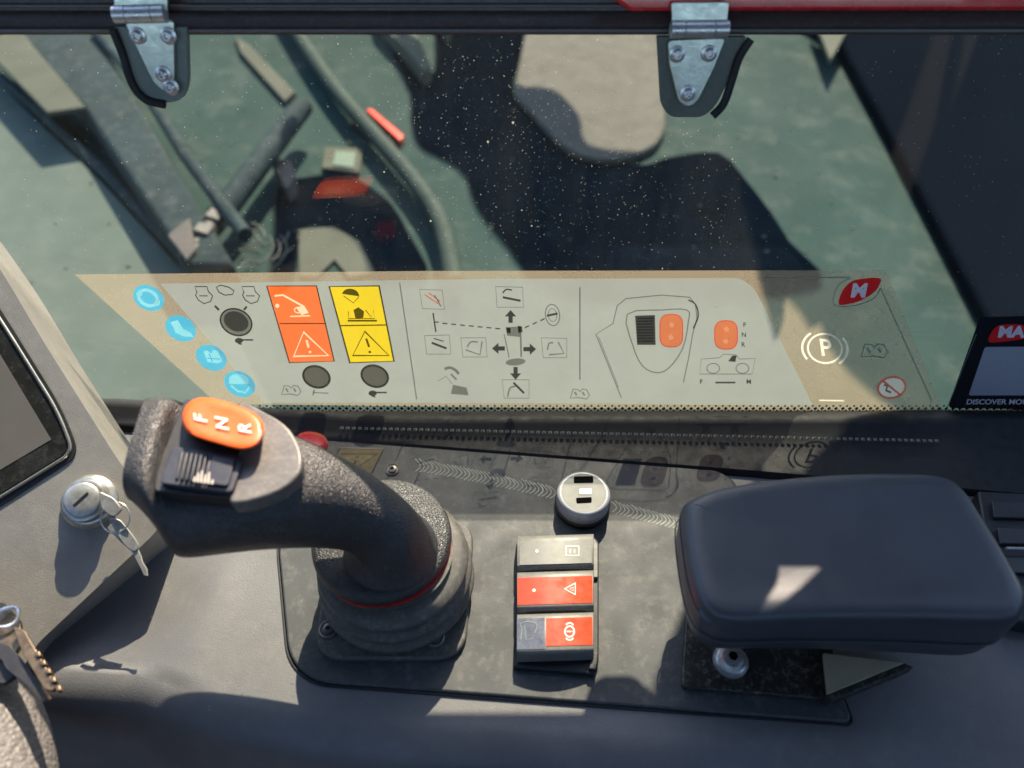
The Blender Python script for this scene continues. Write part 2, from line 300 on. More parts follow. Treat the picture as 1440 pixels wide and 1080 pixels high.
# unseen plates above the window, cut to throw shade on hood and console
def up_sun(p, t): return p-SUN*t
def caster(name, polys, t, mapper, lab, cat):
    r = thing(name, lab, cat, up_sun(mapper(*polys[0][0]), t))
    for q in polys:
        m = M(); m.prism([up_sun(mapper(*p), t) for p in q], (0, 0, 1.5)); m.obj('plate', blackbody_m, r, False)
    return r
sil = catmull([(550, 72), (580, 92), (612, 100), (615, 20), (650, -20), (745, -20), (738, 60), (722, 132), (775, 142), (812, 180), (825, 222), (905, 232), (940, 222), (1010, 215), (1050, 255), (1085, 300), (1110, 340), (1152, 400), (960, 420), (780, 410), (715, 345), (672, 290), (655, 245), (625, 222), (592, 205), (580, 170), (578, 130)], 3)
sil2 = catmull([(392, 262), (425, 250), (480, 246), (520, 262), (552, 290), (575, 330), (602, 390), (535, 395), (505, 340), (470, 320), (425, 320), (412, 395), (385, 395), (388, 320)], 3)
mt_ = thing('shade_sheet', 'large irregular black sheet on the hood, painting in the dark silhouettes behind the glass', 'mat', H(760, 250))  # dark sheets put the silhouettes' shade into the colour
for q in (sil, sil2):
    m = M(); m.prism([H(*p, .25) for p in q], (0, 0, -.2)); m.obj('shade_sheet_piece', mat('shade_dark', (.006, .012, .017), .95, vscale=12, var=.3, spec=0), mt_, bevel=.08)
caster('silhouette_caster', [sil, sil2], 120, H, 'added black plates above the frame, cut to cast dark silhouettes on the hood', 'bracket')  # plates added only to cast these silhouettes
Y0 = 75.0
def sp(p):                                                 # slide a point against the sun to the vertical plane y = Y0
    return p-SUN*((Y0-p.y)/-SUN.y)*-1 if False else p+SUN*((Y0-p.y)/SUN.y)
AZ = 8.2
edge = [sp(G(1345, 600)), sp(G(1320, 583)), sp(G(1288, 563)), sp(G(1250, 538)), sp(G(1205, 498)), sp(G(1178, 462)), sp(G(1166, 428)), sp(G(1150, 434)), sp(G(1138, 412)), sp(G(1108, 380))]
e2 = [sp(Z(1075, 672, .3)), sp(Z(1000, 700, 4)), sp(Z(962, 700, AZ))+Vector((-.2, 0, 0)), sp(Z(958, 760, AZ)), sp(Z(985, 880, AZ))+Vector((-.3, 0, 3)), Vector((13, Y0, 150)), Vector((110, Y0, 150)), Vector((110, Y0, 25)), sp(G(1420, 640))]
outer = edge+e2
patch_px = [(1067, 852), (1085, 856), (1110, 842), (1140, 812), (1172, 778), (1177, 765), (1165, 764), (1135, 776), (1115, 777), (1102, 790), (1098, 815), (1085, 838)]
pc_ = (sum(p[0] for p in patch_px)/len(patch_px), sum(p[1] for p in patch_px)/len(patch_px))
def spy(p, Y): return p+SUN*((Y-p.y)/SUN.y)
def holed(mm, outer, hole, th):
    allv = outer+hole; n = len(allv)
    tr = mg.tessellate_polygon([outer, hole]); mm.add(allv, tr); mm.add([v+Vector((0, th, 0)) for v in allv], tr)
    for L_ in (outer, hole):
        k = len(L_); mm.add(L_+[v+Vector((0, th, 0)) for v in L_], [(a, (a+1) % k, (a+1) % k+k, a+k) for a in range(k)])
import mathutils.geometry as mg
hc = sp(Z(*pc_, AZ)); hole = [hc+Vector((a, 0, b)) for a, b in ((-3.6, -2.6), (3.6, -2.6), (3.6, 2.6), (-3.6, 2.6))]
boom = thing('boom_shade_caster', 'unseen black plate for the loader boom, cut to shade the right of the window', 'boom', (50, Y0, 70))
m = M(); holed(m, outer, hole, 1.2); m.obj('boom_shade_plate', blackbody_m, boom, False)  # outline follows the shade edge, slid up the sun
m = M(); m.prism([(60, Y0+2, 30), (80, Y0+2, 30), (80, Y0+2, 100), (60, Y0+2, 100)], (0, 8, 0)); m.obj('boom_beam', blackbody_m, boom, False)
hole2 = [spy(Z(pc_[0]+(x-pc_[0])*1.2, pc_[1]+(y-pc_[1])*1.2, AZ), 44.0) for x, y in patch_px]
h2 = sum(hole2, Vector())/len(hole2)
rbk = thing('slit_mask', 'added black plate above the window, its slit shaped for the sun patch on the armrest', 'bracket', h2)  # added mask: its slit lets the armrest sun patch through
m = M(); holed(m, [h2+Vector((a, 0, b)) for a, b in ((-5, -4.2), (7, -4.2), (7, 6), (-5, 6))], hole2, .3); m.obj('bracket_plate', blackbody_m, rbk, False)
m = M(); m.prism([h2+Vector((6, .5, 5)), h2+Vector((7, .5, 5)), h2+Vector((7, .5, 40)), h2+Vector((6, .5, 40))], (0, 1, 0)); m.obj('mask_stay', blackbody_m, rbk, False)
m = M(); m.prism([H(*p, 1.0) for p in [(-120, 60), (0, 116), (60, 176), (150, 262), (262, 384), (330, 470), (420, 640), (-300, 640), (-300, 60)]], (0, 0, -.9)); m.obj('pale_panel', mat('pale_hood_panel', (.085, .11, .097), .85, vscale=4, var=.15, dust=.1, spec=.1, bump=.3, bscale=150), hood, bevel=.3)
# ---------------------------------------------------------------- the cab around the camera (mirrored faintly in the glass)
cab_m = mat('cab_lining', (.05, .048, .045), .7, vscale=3, var=.2)
cab = thing('cab_shell', 'dark lined cab interior around and behind the viewer, with roof and door wall', 'cab', (0, -40, -100))
def slab(name, a, b, mt=cab_m, par=cab, bev=1.0):
    m = M(); (x0, y0, z0), (x1, y1, z1) = a, b
    m.prism([(x0, y0, z1), (x1, y0, z1), (x1, y1, z1), (x0, y1, z1)], (0, 0, z0-z1)); return m.obj(name, mt, par, False, bevel=bev)
slab('roof', (-95, -85, 78), (95, 38, 83)); slab('door_panel', (-95, -88, -100), (95, -84, 38)); slab('door_header', (-95, -88, 70), (95, -84, 78))
slab('floor', (-95, -88, -104), (95, 40, -100)); slab('side_panel', (-99, -88, -104), (-95, 40, 40)); slab('side_panel', (95, -88, -104), (99, 40, 40))
for x in (-95, 95): slab('pillar', (x-4, -88, -100), (x+4, -80, 78))
# ---------------------------------------------------------------- window
win = thing('hinged_window', 'green tinted side window of the cab with a dotted black lower edge', 'window', (0, 35, 0))
m = M(); a = [G0+RT*x+GU*z for x, z in [(-62, -.6), (62, -.6), (62, 26.6), (-62, 26.6)]]; m.prism(a, -GN*.45); m.obj('glass_pane', glass_m, win, False)
# frit: solid band and dots (real small shapes)
def gl(x, z, off): return G0+RT*x+GU*z+GN*off
zb = (G(720, 582)-G0).dot(GU)
m = M(); m.add([gl(-62, -.6, .2), gl(62, -.6, .2), gl(62, zb, .2), gl(-62, zb, .2)], [(0, 1, 2, 3)]); m.obj('frit_band', frit_m, win, False)
m = M(); pit = .5
for r, (s, dz) in enumerate([(.23, .06), (.2, .36), (.16, .64), (.1, .88)]):
    for k in range(-122, 123):
        x = (k+.5*(r % 2))*pit
        m.add([gl(x-s, zb+dz, .2+.004*r), gl(x, zb+dz-s*1.1, .2+.004*r), gl(x+s, zb+dz, .2+.004*r), gl(x, zb+dz+s*1.1, .2+.004*r)], [(0, 1, 2, 3)])
m.obj('frit_dots', frit_m, win, False, kind='stuff')
# dust on the glass
m = M()
for k in range(7000):
    px = random.gauss(800, 300) if k % 2 else random.uniform(-20, 1440); py = random.uniform(20, 575)
    c = G(px, py, .015)
    if random.random() > .35+.65*math.exp(-((px-760)/260)**2-((py-210)/150)**2): continue
    r = random.choice([.012, .016, .02, .024, .03])*random.uniform(.7, 1.2)
    if random.random() < .008: r *= 2.6
    u = RT*r; v = GU*r*random.uniform(.7, 1.4); m.add([c-u, c-v, c+u, c+v], [(0, 1, 2, 3)])
m.obj('dust_specks', speck_m, win, False, kind='stuff')
# seal above the glass
m = M()
prof = [(26.2, -.2), (26.2, 1.2), (26.7, 1.6), (27.2, 1.2), (27.3, .9), (27.8, .9), (27.9, 1.3), (28.6, 1.5), (29.3, 1.3), (29.5, -.6)]
top = (G(720, 40)-G0).dot(GU); k0 = top-26.3
m.loft([[gl(x, z+k0, o) for z, o in prof] for x in (-62, 62)]); m.obj('top_seal', mat('seal_rubber', (.055, .042, .04), .42, dust=.15), win)
for zz, oo in ((26.45, 1.55), (27.55, 1.2), (28.1, 1.75)):
    m = M(); m.tube([gl(-62, zz+k0, oo), gl(62, zz+k0, oo)], .1, 8); m.obj('seal_lip', mat('grey_rubber', (.09, .08, .08), .4), win)
def hinge(side):
    h_ = thing if False else None
    par = M()
    e = 1.9
    g2 = lambda x, y: G(x, y, e)
    if side == 'L':
        low = [(176, 28), (247, 27), (248, 112), (240, 127), (230, 126), (218, 116)]; upp = [(163, -30), (238, -30), (238, 16), (163, 16)]; bar = ((160, 21), (234, 19)); scr = [(194, 50), (237, 50), (230, 104), (241, 122)]
        tab = [(160, 38), (262, 38), (264, 118), (256, 142), (222, 146), (200, 134), (180, 95)]
    else:
        low = [(938, 55), (1020, 52), (1001, 100), (980, 142), (967, 150), (953, 142), (940, 90)]; upp = [(943, 3), (1024, 2), (1021, 34), (944, 34)]; bar = ((942, 42), (1025, 41)); scr = [(952, 76), (997, 75), (967, 131)]
        tab = [(925, 52), (1050, 52), (1038, 75), (1024, 115), (1006, 150), (988, 165), (942, 165), (930, 148)]
    hp = M(); hp.prism([g2(*p) for p in roundpoly(low, 9, 4)], GN*.22); hn = hp.obj('hinge', zinc_m, win, bevel=.05)
    q = M(); q.prism([g2(*p) for p in roundpoly(upp, 4, 3)], GN*.22); q.obj('hinge_leaf', zinc_m, hn, bevel=.05)
    a, b = G(*bar[0], e+.35), G(*bar[1], e+.35)
    q = M(); q.lathe(a, [(.3, 0), (.42, .05), (.42, (b-a).length*.24), (.36, (b-a).length*.25), (.42, (b-a).length*.26), (.42, (b-a).length*.74), (.36, (b-a).length*.75), (.42, (b-a).length*.76), (.42, (b-a).length-.05), (.3, (b-a).length)], b-a, 20); q.obj('hinge_barrel', chrome_m, hn)
    for s in scr:
        c = G(*s, e+.22); q = M(); q.lathe(c, [(.42, 0), (.42, .08), (.28, .12), (.27, .28), (.2, .34), (.14, .34), (.12, .2)], GN, 18); q.obj('screw', chrome_m, hn)
    q = M(); q.prism([G(*p, e-.1) for p in roundpoly(tab, [2, 2, 14, 30, 14, 14, 14, 14][:len(tab)], 5)], -GN*.5); q.obj('hinge_pad', mat('hinge_pad_'+('a' if side == 'L' else 'b'), (.13, .17, .15) if side == 'L' else (.08, .095, .08), .5, dust=.2), hn, bevel=.1)
    q = M(); sl = [(158, 40), (172, 75), (186, 118), (205, 140), (232, 147)] if side == 'L' else [(1056, 55), (1040, 80), (1030, 110), (1018, 145), (1002, 163)]
    q.tube([G(*p, e) for p in catmull(sl, 5, False)], .22, 10); q.obj('pad_seal', rubber_m, hn)
hinge('L'); hinge('R')
# red bodywork line above the seal
rb = M(); z0 = (G(1100, 9)-G0).dot(GU)
rb.prism([gl(6, z0, 1.7), gl(62, z0+.12, 1.7), gl(62, z0+1.3, 1.7), gl(4, z0+1.2, 1.7)], -GN*1.5); tag(rb.obj('red_roof_edge', redpaint_m, bevel=.2), 'red painted bodywork edge along the top right of the picture', 'bodywork')

# ---------------------------------------------------------------- instruction sticker on the glass
st = thing('instruction_sticker', 'long beige and grey control pictogram sticker along the bottom of the window', 'sticker', G(700, 580))
def layer(k): return lambda x, y: G(x, y, .035+.02*k)
def part(name, mt, k, fn, kind=None, label=None):
    m = M(); fn(m, layer(k)); return m.obj(name, mt, st, False, kind=kind, label=label)
GF = roundpoly([(225, 399), (700, 392), (1040, 391), (1060, 404), (1144, 571), (800, 567), (370, 566)], [3, 3, 8, 8, 3, 3, 3], 3)
BF = [(105, 386), (600, 381), (1246, 380), (1326, 579), (800, 574), (306, 568)]
def ringfill(m, p):
    allp = [p(*q) for q in BF+GF]; m.add(allp, mg.tessellate_polygon([[Vector((x, y, 0)) for x, y in BF], [Vector((x, y, 0)) for x, y in GF]]))
part('backing', f_beige, 1, ringfill)
ow = [(375, 402), (445, 402), (470, 508), (407, 510)]; yw_ = [(463, 403), (533, 402), (554, 508), (492, 510)]
def greyfill(m, p):
    L_ = [GF, ow, yw_]; m.add([p(*q) for l in L_ for q in l], mg.tessellate_polygon([[Vector((x, y, 0)) for x, y in l] for l in L_]))
part('grey_field', f_grey, 1, greyfill)
part('border_line', f_pale, 1, lambda m, p: (stroke(m, p, [(1065, 391), (1196, 390)], 1.6), stroke(m, p, [(1238, 405), (1311, 565)], 1.6), stroke(m, p, catmull([(1196, 391), (1178, 402), (1173, 428), (1200, 430), (1228, 420), (1238, 405)], 4, False), 1.4)))
def disc(cx, cy): part('round_sign', f_cyan, 2, lambda m, p: fill(m, p, ell(cx, cy, 23, 17, 28)))
for c in ((209, 419), (254, 462), (297, 503), (337, 540)): disc(*c)
part('ear_defender_sign', f_white, 3, lambda m, p: (stroke(m, p, ell(208, 419, 14, 10, 28), 4.5, True), fill(m, p, ell(196, 413, 4, 5, 28, 10)), fill(m, p, ell(221, 426, 4, 5, 28, 10))))
part('boot_sign', f_white, 3, lambda m, p: fill(m, p, [(240, 453), (250, 450), (257, 462), (268, 468), (272, 474), (258, 473), (247, 468)]))
part('clothing_sign', f_white, 3, lambda m, p: fill(m, p, [(286, 494), (292, 493), (297, 497), (300, 492), (306, 494), (313, 509), (306, 511), (292, 509)]))
part('clothing_line', f_cyan, 4, lambda m, p: (stroke(m, p, [(294, 497), (299, 509)], 1.4), stroke(m, p, [(291, 504), (309, 505)], 1.2)))
part('helmet_sign', f_white, 3, lambda m, p: (fill(m, p, [(322, 540)]+ell(336, 534, 14, 8, 8, 10, 180, 350)+[(350, 540)]), stroke(m, p, [(325, 542), (334, 550), (345, 552), (351, 544)], 2.5)))
# engine / key dial group
def outline(pts, w_=1.5, closed=True, k=2, mt=None, name='pictogram'): return part(name, mt or f_dark, k, lambda m, p: stroke(m, p, pts, w_, closed))
eng = lambda dx, dy: [(274+dx, 403+dy), (291+dx, 403+dy), (293+dx, 410+dy), (299+dx, 416+dy), (296+dx, 424+dy), (287+dx, 427+dy), (279+dx, 422+dy), (275+dx, 415+dy), (277+dx, 411+dy)]
outline(eng(0, 0)); outline(eng(66, 0)); outline([(304, 404), (310, 401), (322, 404), (329, 409), (327, 414), (316, 415), (308, 411)])
for ab in ((280, 416), (346, 416)): part('engine_mark', f_mid, 2, lambda m, p: stroke(m, p, [ab, (ab[0]+12, ab[1])], 2))
part('dial', f_mid, 2, lambda m, p: fill(m, p, ell(332, 453, 23, 18, 25))); part('dial_face', film('film_dial', (.2, .2, .175), .1), 3, lambda m, p: fill(m, p, ell(332, 452, 18, 13.5, 25)))
outline(ell(332, 453, 23, 18, 25), 2.2, k=3); part('tick', f_dark, 2, lambda m, p: (stroke(m, p, [(302, 430), (308, 436)], 3), stroke(m, p, [(347, 431), (343, 436)], 3)))
def keyp(x, y): part('key_pictogram', f_dark, 2, lambda m, p: (fill(m, p, ell(x, y, 6, 4, 0, 10)), stroke(m, p, [(x+4, y-1), (x+20, y-1)], 2.2), stroke(m, p, [(x-1, y+4), (x+4, y+5)], 2)))
keyp(336, 479); keyp(524, 553)
for x, y, kx in ((445, 530, 0), (527, 529, 0)):
    part('dial', film('film_dial_small', (.2, .2, .175), .1), 2, lambda m, p: fill(m, p, ell(x, y, 20, 15, 20))); outline(ell(x, y, 19, 14.5, 20), 3, k=3, mt=f_mid, name='dial_rim')
    outline(ell(x, y, 20, 15.5, 20), 1.2, k=4)
part('slider_pictogram', f_mid, 2, lambda m, p: (stroke(m, p, [(440, 552), (462, 553)], 1.6), stroke(m, p, [(442, 548), (440, 556)], 2)))
def book(x, y, s=1.0, mt=None, k=2): outline([(x-13*s, y+7*s), (x-9*s, y-6*s), (x-2*s, y-5*s), (x, y-2*s), (x+4*s, y-6*s), (x+10*s, y-5*s), (x+14*s, y+3*s), (x+10*s, y+8*s), (x-2*s, y+6*s)], 1.5*s, mt=mt or f_mid, k=k, name='manual_pictogram'); part('manual_mark', mt or f_mid, k, lambda m, p: (stroke(m, p, [(x-7*s, y-2*s), (x-4*s, y+3*s)], 2.4*s), stroke(m, p, [(x+4*s, y-2*s), (x+7*s, y+3*s)], 2.4*s)))
book(409, 548); book(815, 553)
# orange warning
ow = [(375, 402), (445, 402), (470, 508), (407, 510)]
part('orange_warning', f_or2, 2, lambda m, p: fill(m, p, ow)); outline(ow, 2, k=3); outline([(393, 455), (457, 455)], 1.4, False, 3)
part('crane_pictogram', f_white, 3, lambda m, p: (stroke(m, p, [(386, 416), (398, 415), (427, 431)], 2.6), fill(m, p, [(416, 432), (428, 430), (434, 440), (424, 443)]), stroke(m, p, [(408, 445), (436, 444)], 1.8), fill(m, p, ell(390, 430, 3, 3, 0, 8)), stroke(m, p, ell(420, 436, 6, 4), 1.4, True)))
part('warning_triangle', f_white, 3, lambda m, p: (stroke(m, p, [(427, 467), (413, 501), (462, 500)], 3.4, True), stroke(m, p, [(431, 478), (434, 489)], 3), fill(m, p, ell(436, 495, 2, 1.6, 0, 8))))
# yellow warning
yw = [(463, 403), (533, 402), (554, 508), (492, 510)]
part('yellow_warning', f_ye2, 2, lambda m, p: fill(m, p, yw)); outline(yw, 2.6, k=3); outline([(479, 458), (544, 457)], 1.8, False, 3)
part('parachute_pictogram', f_dark, 3, lambda m, p: (fill(m, p, ell(493, 415, 12, 9, 8, 12, 180, 360)), stroke(m, p, [(483, 416), (497, 426), (505, 417)], 1)))
part('machine_pictogram', f_dark, 3, lambda m, p: (fill(m, p, [(497, 436), (504, 432), (512, 438), (511, 447), (500, 448)]), stroke(m, p, [(490, 438), (490, 448), (527, 448), (525, 436), (522, 446), (514, 436)], 1.2), stroke(m, p, [(489, 451), (530, 451)], 2.6)))
part('warning_triangle', f_dark, 3, lambda m, p: (stroke(m, p, [(513, 466), (496, 500), (547, 500)], 2.8, True), stroke(m, p, [(515, 476), (519, 488)], 3), fill(m, p, ell(520, 495, 2.2, 1.7, 0, 8))))
# middle pictograms
part('divider', f_pale, 2, lambda m, p: (stroke(m, p, [(562, 398), (586, 562)], 1.4)))
def box(a, mt=f_mid): outline(a, 1.1, mt=mt, name='pictogram_box')
box([(590, 407), (622, 408), (625, 435), (594, 434)]); box([(597, 472), (632, 471), (634, 498), (600, 498)]); box([(648, 475), (683, 475), (685, 502), (651, 502)])
box([(697, 403), (735, 404), (736, 432), (699, 432)]); box([(761, 475), (797, 476), (797, 503), (764, 503)]); box([(706, 534), (744, 534), (744, 560), (709, 560)])
part('arm_pictogram', f_red, 2, lambda m, p: (stroke(m, p, [(597, 414), (616, 427)], 1.5), stroke(m, p, [(603, 412), (619, 424)], 1.5)))
def arm(mt, *ls):
    part('arm_pictogram', mt, 2, lambda m, p: [stroke(m, p, (catmull(q, 4, False) if cv else q), w_) for q, w_, cv in ls])
arm(f_dark, ([(611, 415), (620, 431)], 1.3, 0)); arm(f_dark, ([(607, 482), (628, 490)], 3, 0), ([(610, 476), (624, 480)], 1.5, 0))
arm(f_mid, ([(657, 488), (662, 481), (672, 481)], 2, 1), ([(655, 492), (675, 499), (678, 480)], 2, 0)); arm(f_mid, ([(770, 492), (772, 483), (778, 482)], 2, 1), ([(772, 499), (793, 497), (785, 481)], 2, 0))
arm(f_mid, ([(714, 558), (717, 546), (725, 543)], 2.2, 1)); arm(f_dark, ([(707, 418), (732, 423)], 3, 0), ([(707, 412), (712, 407), (720, 408)], 2, 1)); arm(f_dark, ([(722, 538), (737, 553)], 3, 0))
part('dashed_line', f_dark, 2, lambda m, p: ([stroke(m, p, [(622+12.4*k, 454.6+1.2*k), (629+12.4*k, 455.2+1.2*k)], 1.7) for k in range(7)], [stroke(m, p, [(738+11*k, 461-5*k), (744+11*k, 458-5*k)], 1.7) for k in range(3)], stroke(m, p, [(609, 440), (613, 467)], 2), stroke(m, p, [(611, 453), (617, 453)], 1.7)))
def arrow(x, y, dx, dy):
    q = [(-9, 3), (0, 3), (0, 8), (9, 0), (0, -8), (0, -3), (-9, -3)]
    part('arrow', f_dark, 2, lambda m, p: fill(m, p, [(x+a*dx-b*dy, y+a*dy+b*dx) for a, b in q]))
arrow(718, 445, 0, -1); arrow(725, 525, 0, 1); arrow(701, 490, -1, 0); arrow(745, 491, 1, 0)
part('joystick_pictogram', f_mid, 2, lambda m, p: (stroke(m, p, [(709, 470), (716, 503)], 1.5), stroke(m, p, [(732, 467), (733, 502)], 2.4), fill(m, p, ell(725, 509, 14, 5, -5)), fill(m, p, [(711, 460), (733, 459), (731, 474), (713, 472)])))
part('joystick_knob', f_dark, 3, lambda m, p: (fill(m, p, [(712, 461), (718, 461), (718, 469), (713, 468)]), fill(m, p, [(728, 458), (734, 459), (735, 467), (729, 468)])))
outline(ell(777, 443, 10, 15, -8), 1.5, mt=f_mid); part('pictogram_mark', f_dark, 2, lambda m, p: stroke(m, p, [(769, 444), (784, 441)], 3)); outline(ell(777, 443, 6, 9, -8), 1, mt=f_mid)
part('person_pictogram', f_mid, 2, lambda m, p: (stroke(m, p, catmull([(625, 519), (633, 517), (641, 521), (645, 526)], 4, False), 4), stroke(m, p, [(634, 526), (642, 534)], 2.6), stroke(m, p, [(616, 536), (627, 529), (636, 540)], 1), fill(m, p, [(637, 541), (656, 545), (659, 556), (634, 554)])))
part('divider', f_dark, 2, lambda m, p: stroke(m, p, [(815.5, 404), (815.5, 534)], 1.3))
# joystick drawing
outline([(874, 560), (838, 470), (862, 455), (868, 430), (880, 420), (930, 415), (970, 418), (978, 428), (980, 448), (974, 470), (968, 505), (961, 538)], 1.5, False, mt=f_mid)
outline(catmull([(882, 442), (930, 436), (966, 436), (968, 452), (960, 490), (940, 518), (922, 524), (903, 514), (890, 486)], 3), 1.7, mt=f_mid); outline([(842, 474), (870, 545)], 1, False, mt=f_mid)
outline(catmull([(968, 422), (978, 428), (982, 444), (975, 462)], 3, False), 2, False, mt=f_dark)
part('wheel_pictogram', f_dark, 2, lambda m, p: fill(m, p, [(893, 444), (921, 443), (922, 485), (896, 485)])); part('wheel_lines', f_mid, 3, lambda m, p: [stroke(m, p, [(896, 448+4*k), (919, 447.6+4*k)], 2.3) for k in range(9)])
def dots(cx, cy, rx, ry):
    part('button_pictogram', f_orange, 2, lambda m, p: fill(m, p, roundpoly([(cx-rx, cy-ry), (cx+rx, cy-ry), (cx+rx, cy+ry), (cx-rx, cy+ry)], rx*.9, 6)))
    outline(roundpoly([(cx-rx, cy-ry), (cx+rx, cy-ry), (cx+rx, cy+ry), (cx-rx, cy+ry)], rx*.9, 6), 1.5, k=3, mt=f_red, name='button_rim')
    part('button_dot', f_white, 3, lambda m, p: (fill(m, p, ell(cx+.5, cy-8, 3.6, 3.6, 0, 12)), fill(m, p, ell(cx-.5, cy+9, 3.6, 3.6, 0, 12))))
dots(944, 465, 16, 23); dots(1021, 471, 16, 20)
for s_, x, y in (('F', 1047, 457), ('N', 1046, 471), ('R', 1045, 485), ('F', 986, 537), ('M', 1053, 537)): part('lettering', f_dark, 2, lambda m, p: text(m, s_, p, x, y, (9, 1), (0, -9), .02))
part('arrow', f_dark, 2, lambda m, p: stroke(m, p, [(1006, 538), (1034, 538)], 2.4))
outline([(986, 505), (1012, 503), (1018, 498), (1035, 499), (1040, 505), (1062, 504), (1058, 526), (984, 526)], 1.1, mt=f_mid, name='truck_pictogram')
for x in (1003, 1044): outline(ell(x, 518, 9, 7), 1.3, mt=f_mid, name='truck_wheel')
part('truck_cab', f_dark, 2, lambda m, p: fill(m, p, [(1024, 508), (1030, 500), (1036, 500), (1034, 509)]))
# parking brake and icons on the beige end
part('parking_symbol', f_white, 2, lambda m, p: (stroke(m, p, ell(1160, 490, 24, 20.5, 8), 2.6, True), stroke(m, p, ell(1160, 490, 32, 26, 8, 12, 135, 225), 3), stroke(m, p, ell(1160, 490, 32, 26, 8, 12, -45, 45), 3), text(m, 'P', p, 1161, 490, (34, 2), (-5, -34), .012)))
book(1229, 492, 1.4, f_pale)
part('logo_leaf', f_badge, 2, lambda m, p: fill(m, p, catmull([(1180, 428), (1183, 412), (1192, 400), (1206, 393), (1237, 391), (1236, 402), (1228, 412), (1212, 422), (1196, 427)], 4)))
part('logo_letter', f_badgew, 3, lambda m, p: text(m, 'M', p, 1208, 409.5, (28, 0), (5, -26), .05))
part('prohibition_disc', f_white, 2, lambda m, p: fill(m, p, ell(1254, 545, 20, 14.5, -12))); outline(ell(1254, 545, 19.5, 14.5, -12), 3, k=3, mt=f_red, name='prohibition_ring')
part('prohibition_bar', f_red, 4, lambda m, p: stroke(m, p, [(1241, 535), (1267, 556)], 3)); part('prohibited_mark', f_dark, 3, lambda m, p: stroke(m, p, [(1243, 541), (1248, 543), (1246, 549), (1253, 552)], 3))
part('fine_print', f_white, 2, lambda m, p: text(m, '76310 4567', p, 1172, 563, (7.5, 0), (0, -7.5)) if False else stroke(m, p, [(1152, 563), (1187, 563.5)], 1.6))

# second label, right: dark card with logo and (blank) code square
ql = thing('dark_label', 'dark label with a red logo and a pale blank square at the right edge', 'label', G(1420, 570))
def qp(name, mt, k, fn): m = M(); fn(m, layer(k)); return m.obj(name, mt, ql, False)
qp('backing', f_black, 1, lambda m, p: fill(m, p, roundpoly([(1378, 446), (1600, 440), (1640, 578), (1332, 574)], 8, 3)))
qp('border_line', f_pale, 2, lambda m, p: stroke(m, p, [(1332, 573), (1373, 470)], 1.3))
qp('logo_leaf', f_badge, 3, lambda m, p: fill(m, p, catmull([(1391, 481), (1394, 468), (1404, 458), (1424, 456), (1440, 458), (1452, 470), (1440, 476), (1415, 480)], 4)))
qp('lettering', f_lilac, 4, lambda m, p: text(m, 'MA', p, 1422, 467.5, (25, 0), (4, -21), .05))
qp('blank_square', film('film_pale_square', (.42, .43, .5), 0, .2), 3, lambda m, p: fill(m, p, roundpoly([(1385, 488), (1530, 487), (1530, 556), (1362, 556)], 3, 3)))
qp('lettering', f_lilac, 3, lambda m, p: text(m, 'DISCOVER MON', p, 1403, 565.5, (12, 0), (2, -10), .015))
qp('red_underline', f_red, 2, lambda m, p: stroke(m, p, [(1356, 573), (1600, 573)], 1.6))

# ---------------------------------------------------------------- sill
def ilerp(tab, x):
    if x <= tab[0][0]: return tab[0][1]
    for (a, b), (c, d) in zip(tab, tab[1:]):
        if x <= c: return b+(d-b)*(x-a)/(c-a)
    return tab[-1][1]
near = [(Z(px, py, .3).x, Z(px, py, .3).y) for px, py in [(-400, 560), (100, 598), (300, 612), (470, 622), (1030, 665), (1440, 700), (1800, 730)]]
m = M(); rings = []
for i in range(61):
    x = -62+124*i/60; yn = ilerp(near, x); yf = 35.2; yr = min(yf-1, max(yn+.9, 32.6)); yn=min(yn,34)
    pr = [(yn, -.6), (yn, .15), (yn+.25, .45), (lerp(yn, yr, .5), .5), (yr, .62), (yr+.5, 1.0), (yr+.9, 1.12), (yr+1.3, 1.0), (yf-.35, .35), (yf-.1, .2), (yf-.1, -.6)]
    rings.append([Vector((x, y, z)) for y, z in pr])
m.loft(rings); o = m.obj('window_sill', rubber_m); tag(o, 'long black rounded rubber trim at the foot of the window', 'sill')

m = M()  # sun spots through the frit, modelled as pale nubs
for k in range(98):
    t = k/97; c = Z(lerp(480, 1318, t), lerp(601, 619, t), .98); q = c+Vector((0, 0, .04)); w_, h_ = .13, .11
    m.add([q+Vector((-w_, -h_, -.12)), q+Vector((w_, -h_, -.12)), q+Vector((w_, h_, -.12)), q+Vector((-w_, h_, -.12)), q+Vector((0, 0, .06))], [(0, 1, 4), (1, 2, 4), (2, 3, 4), (3, 0, 4)])
m.obj('light_dot_row', mat('pale_light_dot', (.2, .2, .18), .4), o, kind='stuff')
# ---------------------------------------------------------------- console
con = thing('side_console', 'grey moulded side console with a rounded front edge', 'console', (0, 15, -10))
front = [(Z(px, py).x, Z(px, py).y) for px, py in [(-150, 935), (60, 930), (200, 938), (330, 978), (480, 1005), (800, 1025), (1000, 1036), (1440, 1100), (1700, 1130)]]
m = M(); rings = []
for i in range(140):
    x = -48+96*i/139; y0 = ilerp(front, x)
    r = []
    for k in range(40):
        y = lerp(35, y0, k/39)
        bx = x+20.0; zz = -.45*math.exp(-((bx+ (25-y)*.35)/1.8)**2)*math.exp(-((y-18)/5)**2)+.25*math.exp(-((bx-3.0+(25-y)*.2)/1.4)**2)*math.exp(-((y-19)/5)**2)
        r.append(Vector((x, y, zz-.02)))
    R_ = 2.6
    for k in range(1, 13):
        a = math.radians(68)*k/12; r.append(Vector((x, y0-R_*math.sin(a), -R_*(1-math.cos(a)))))
    l = r[-1]; r.append(l+Vector((0, -1.5, -3.7))); r.append(l+Vector((0, -5, -16)))
    rings.append(r)
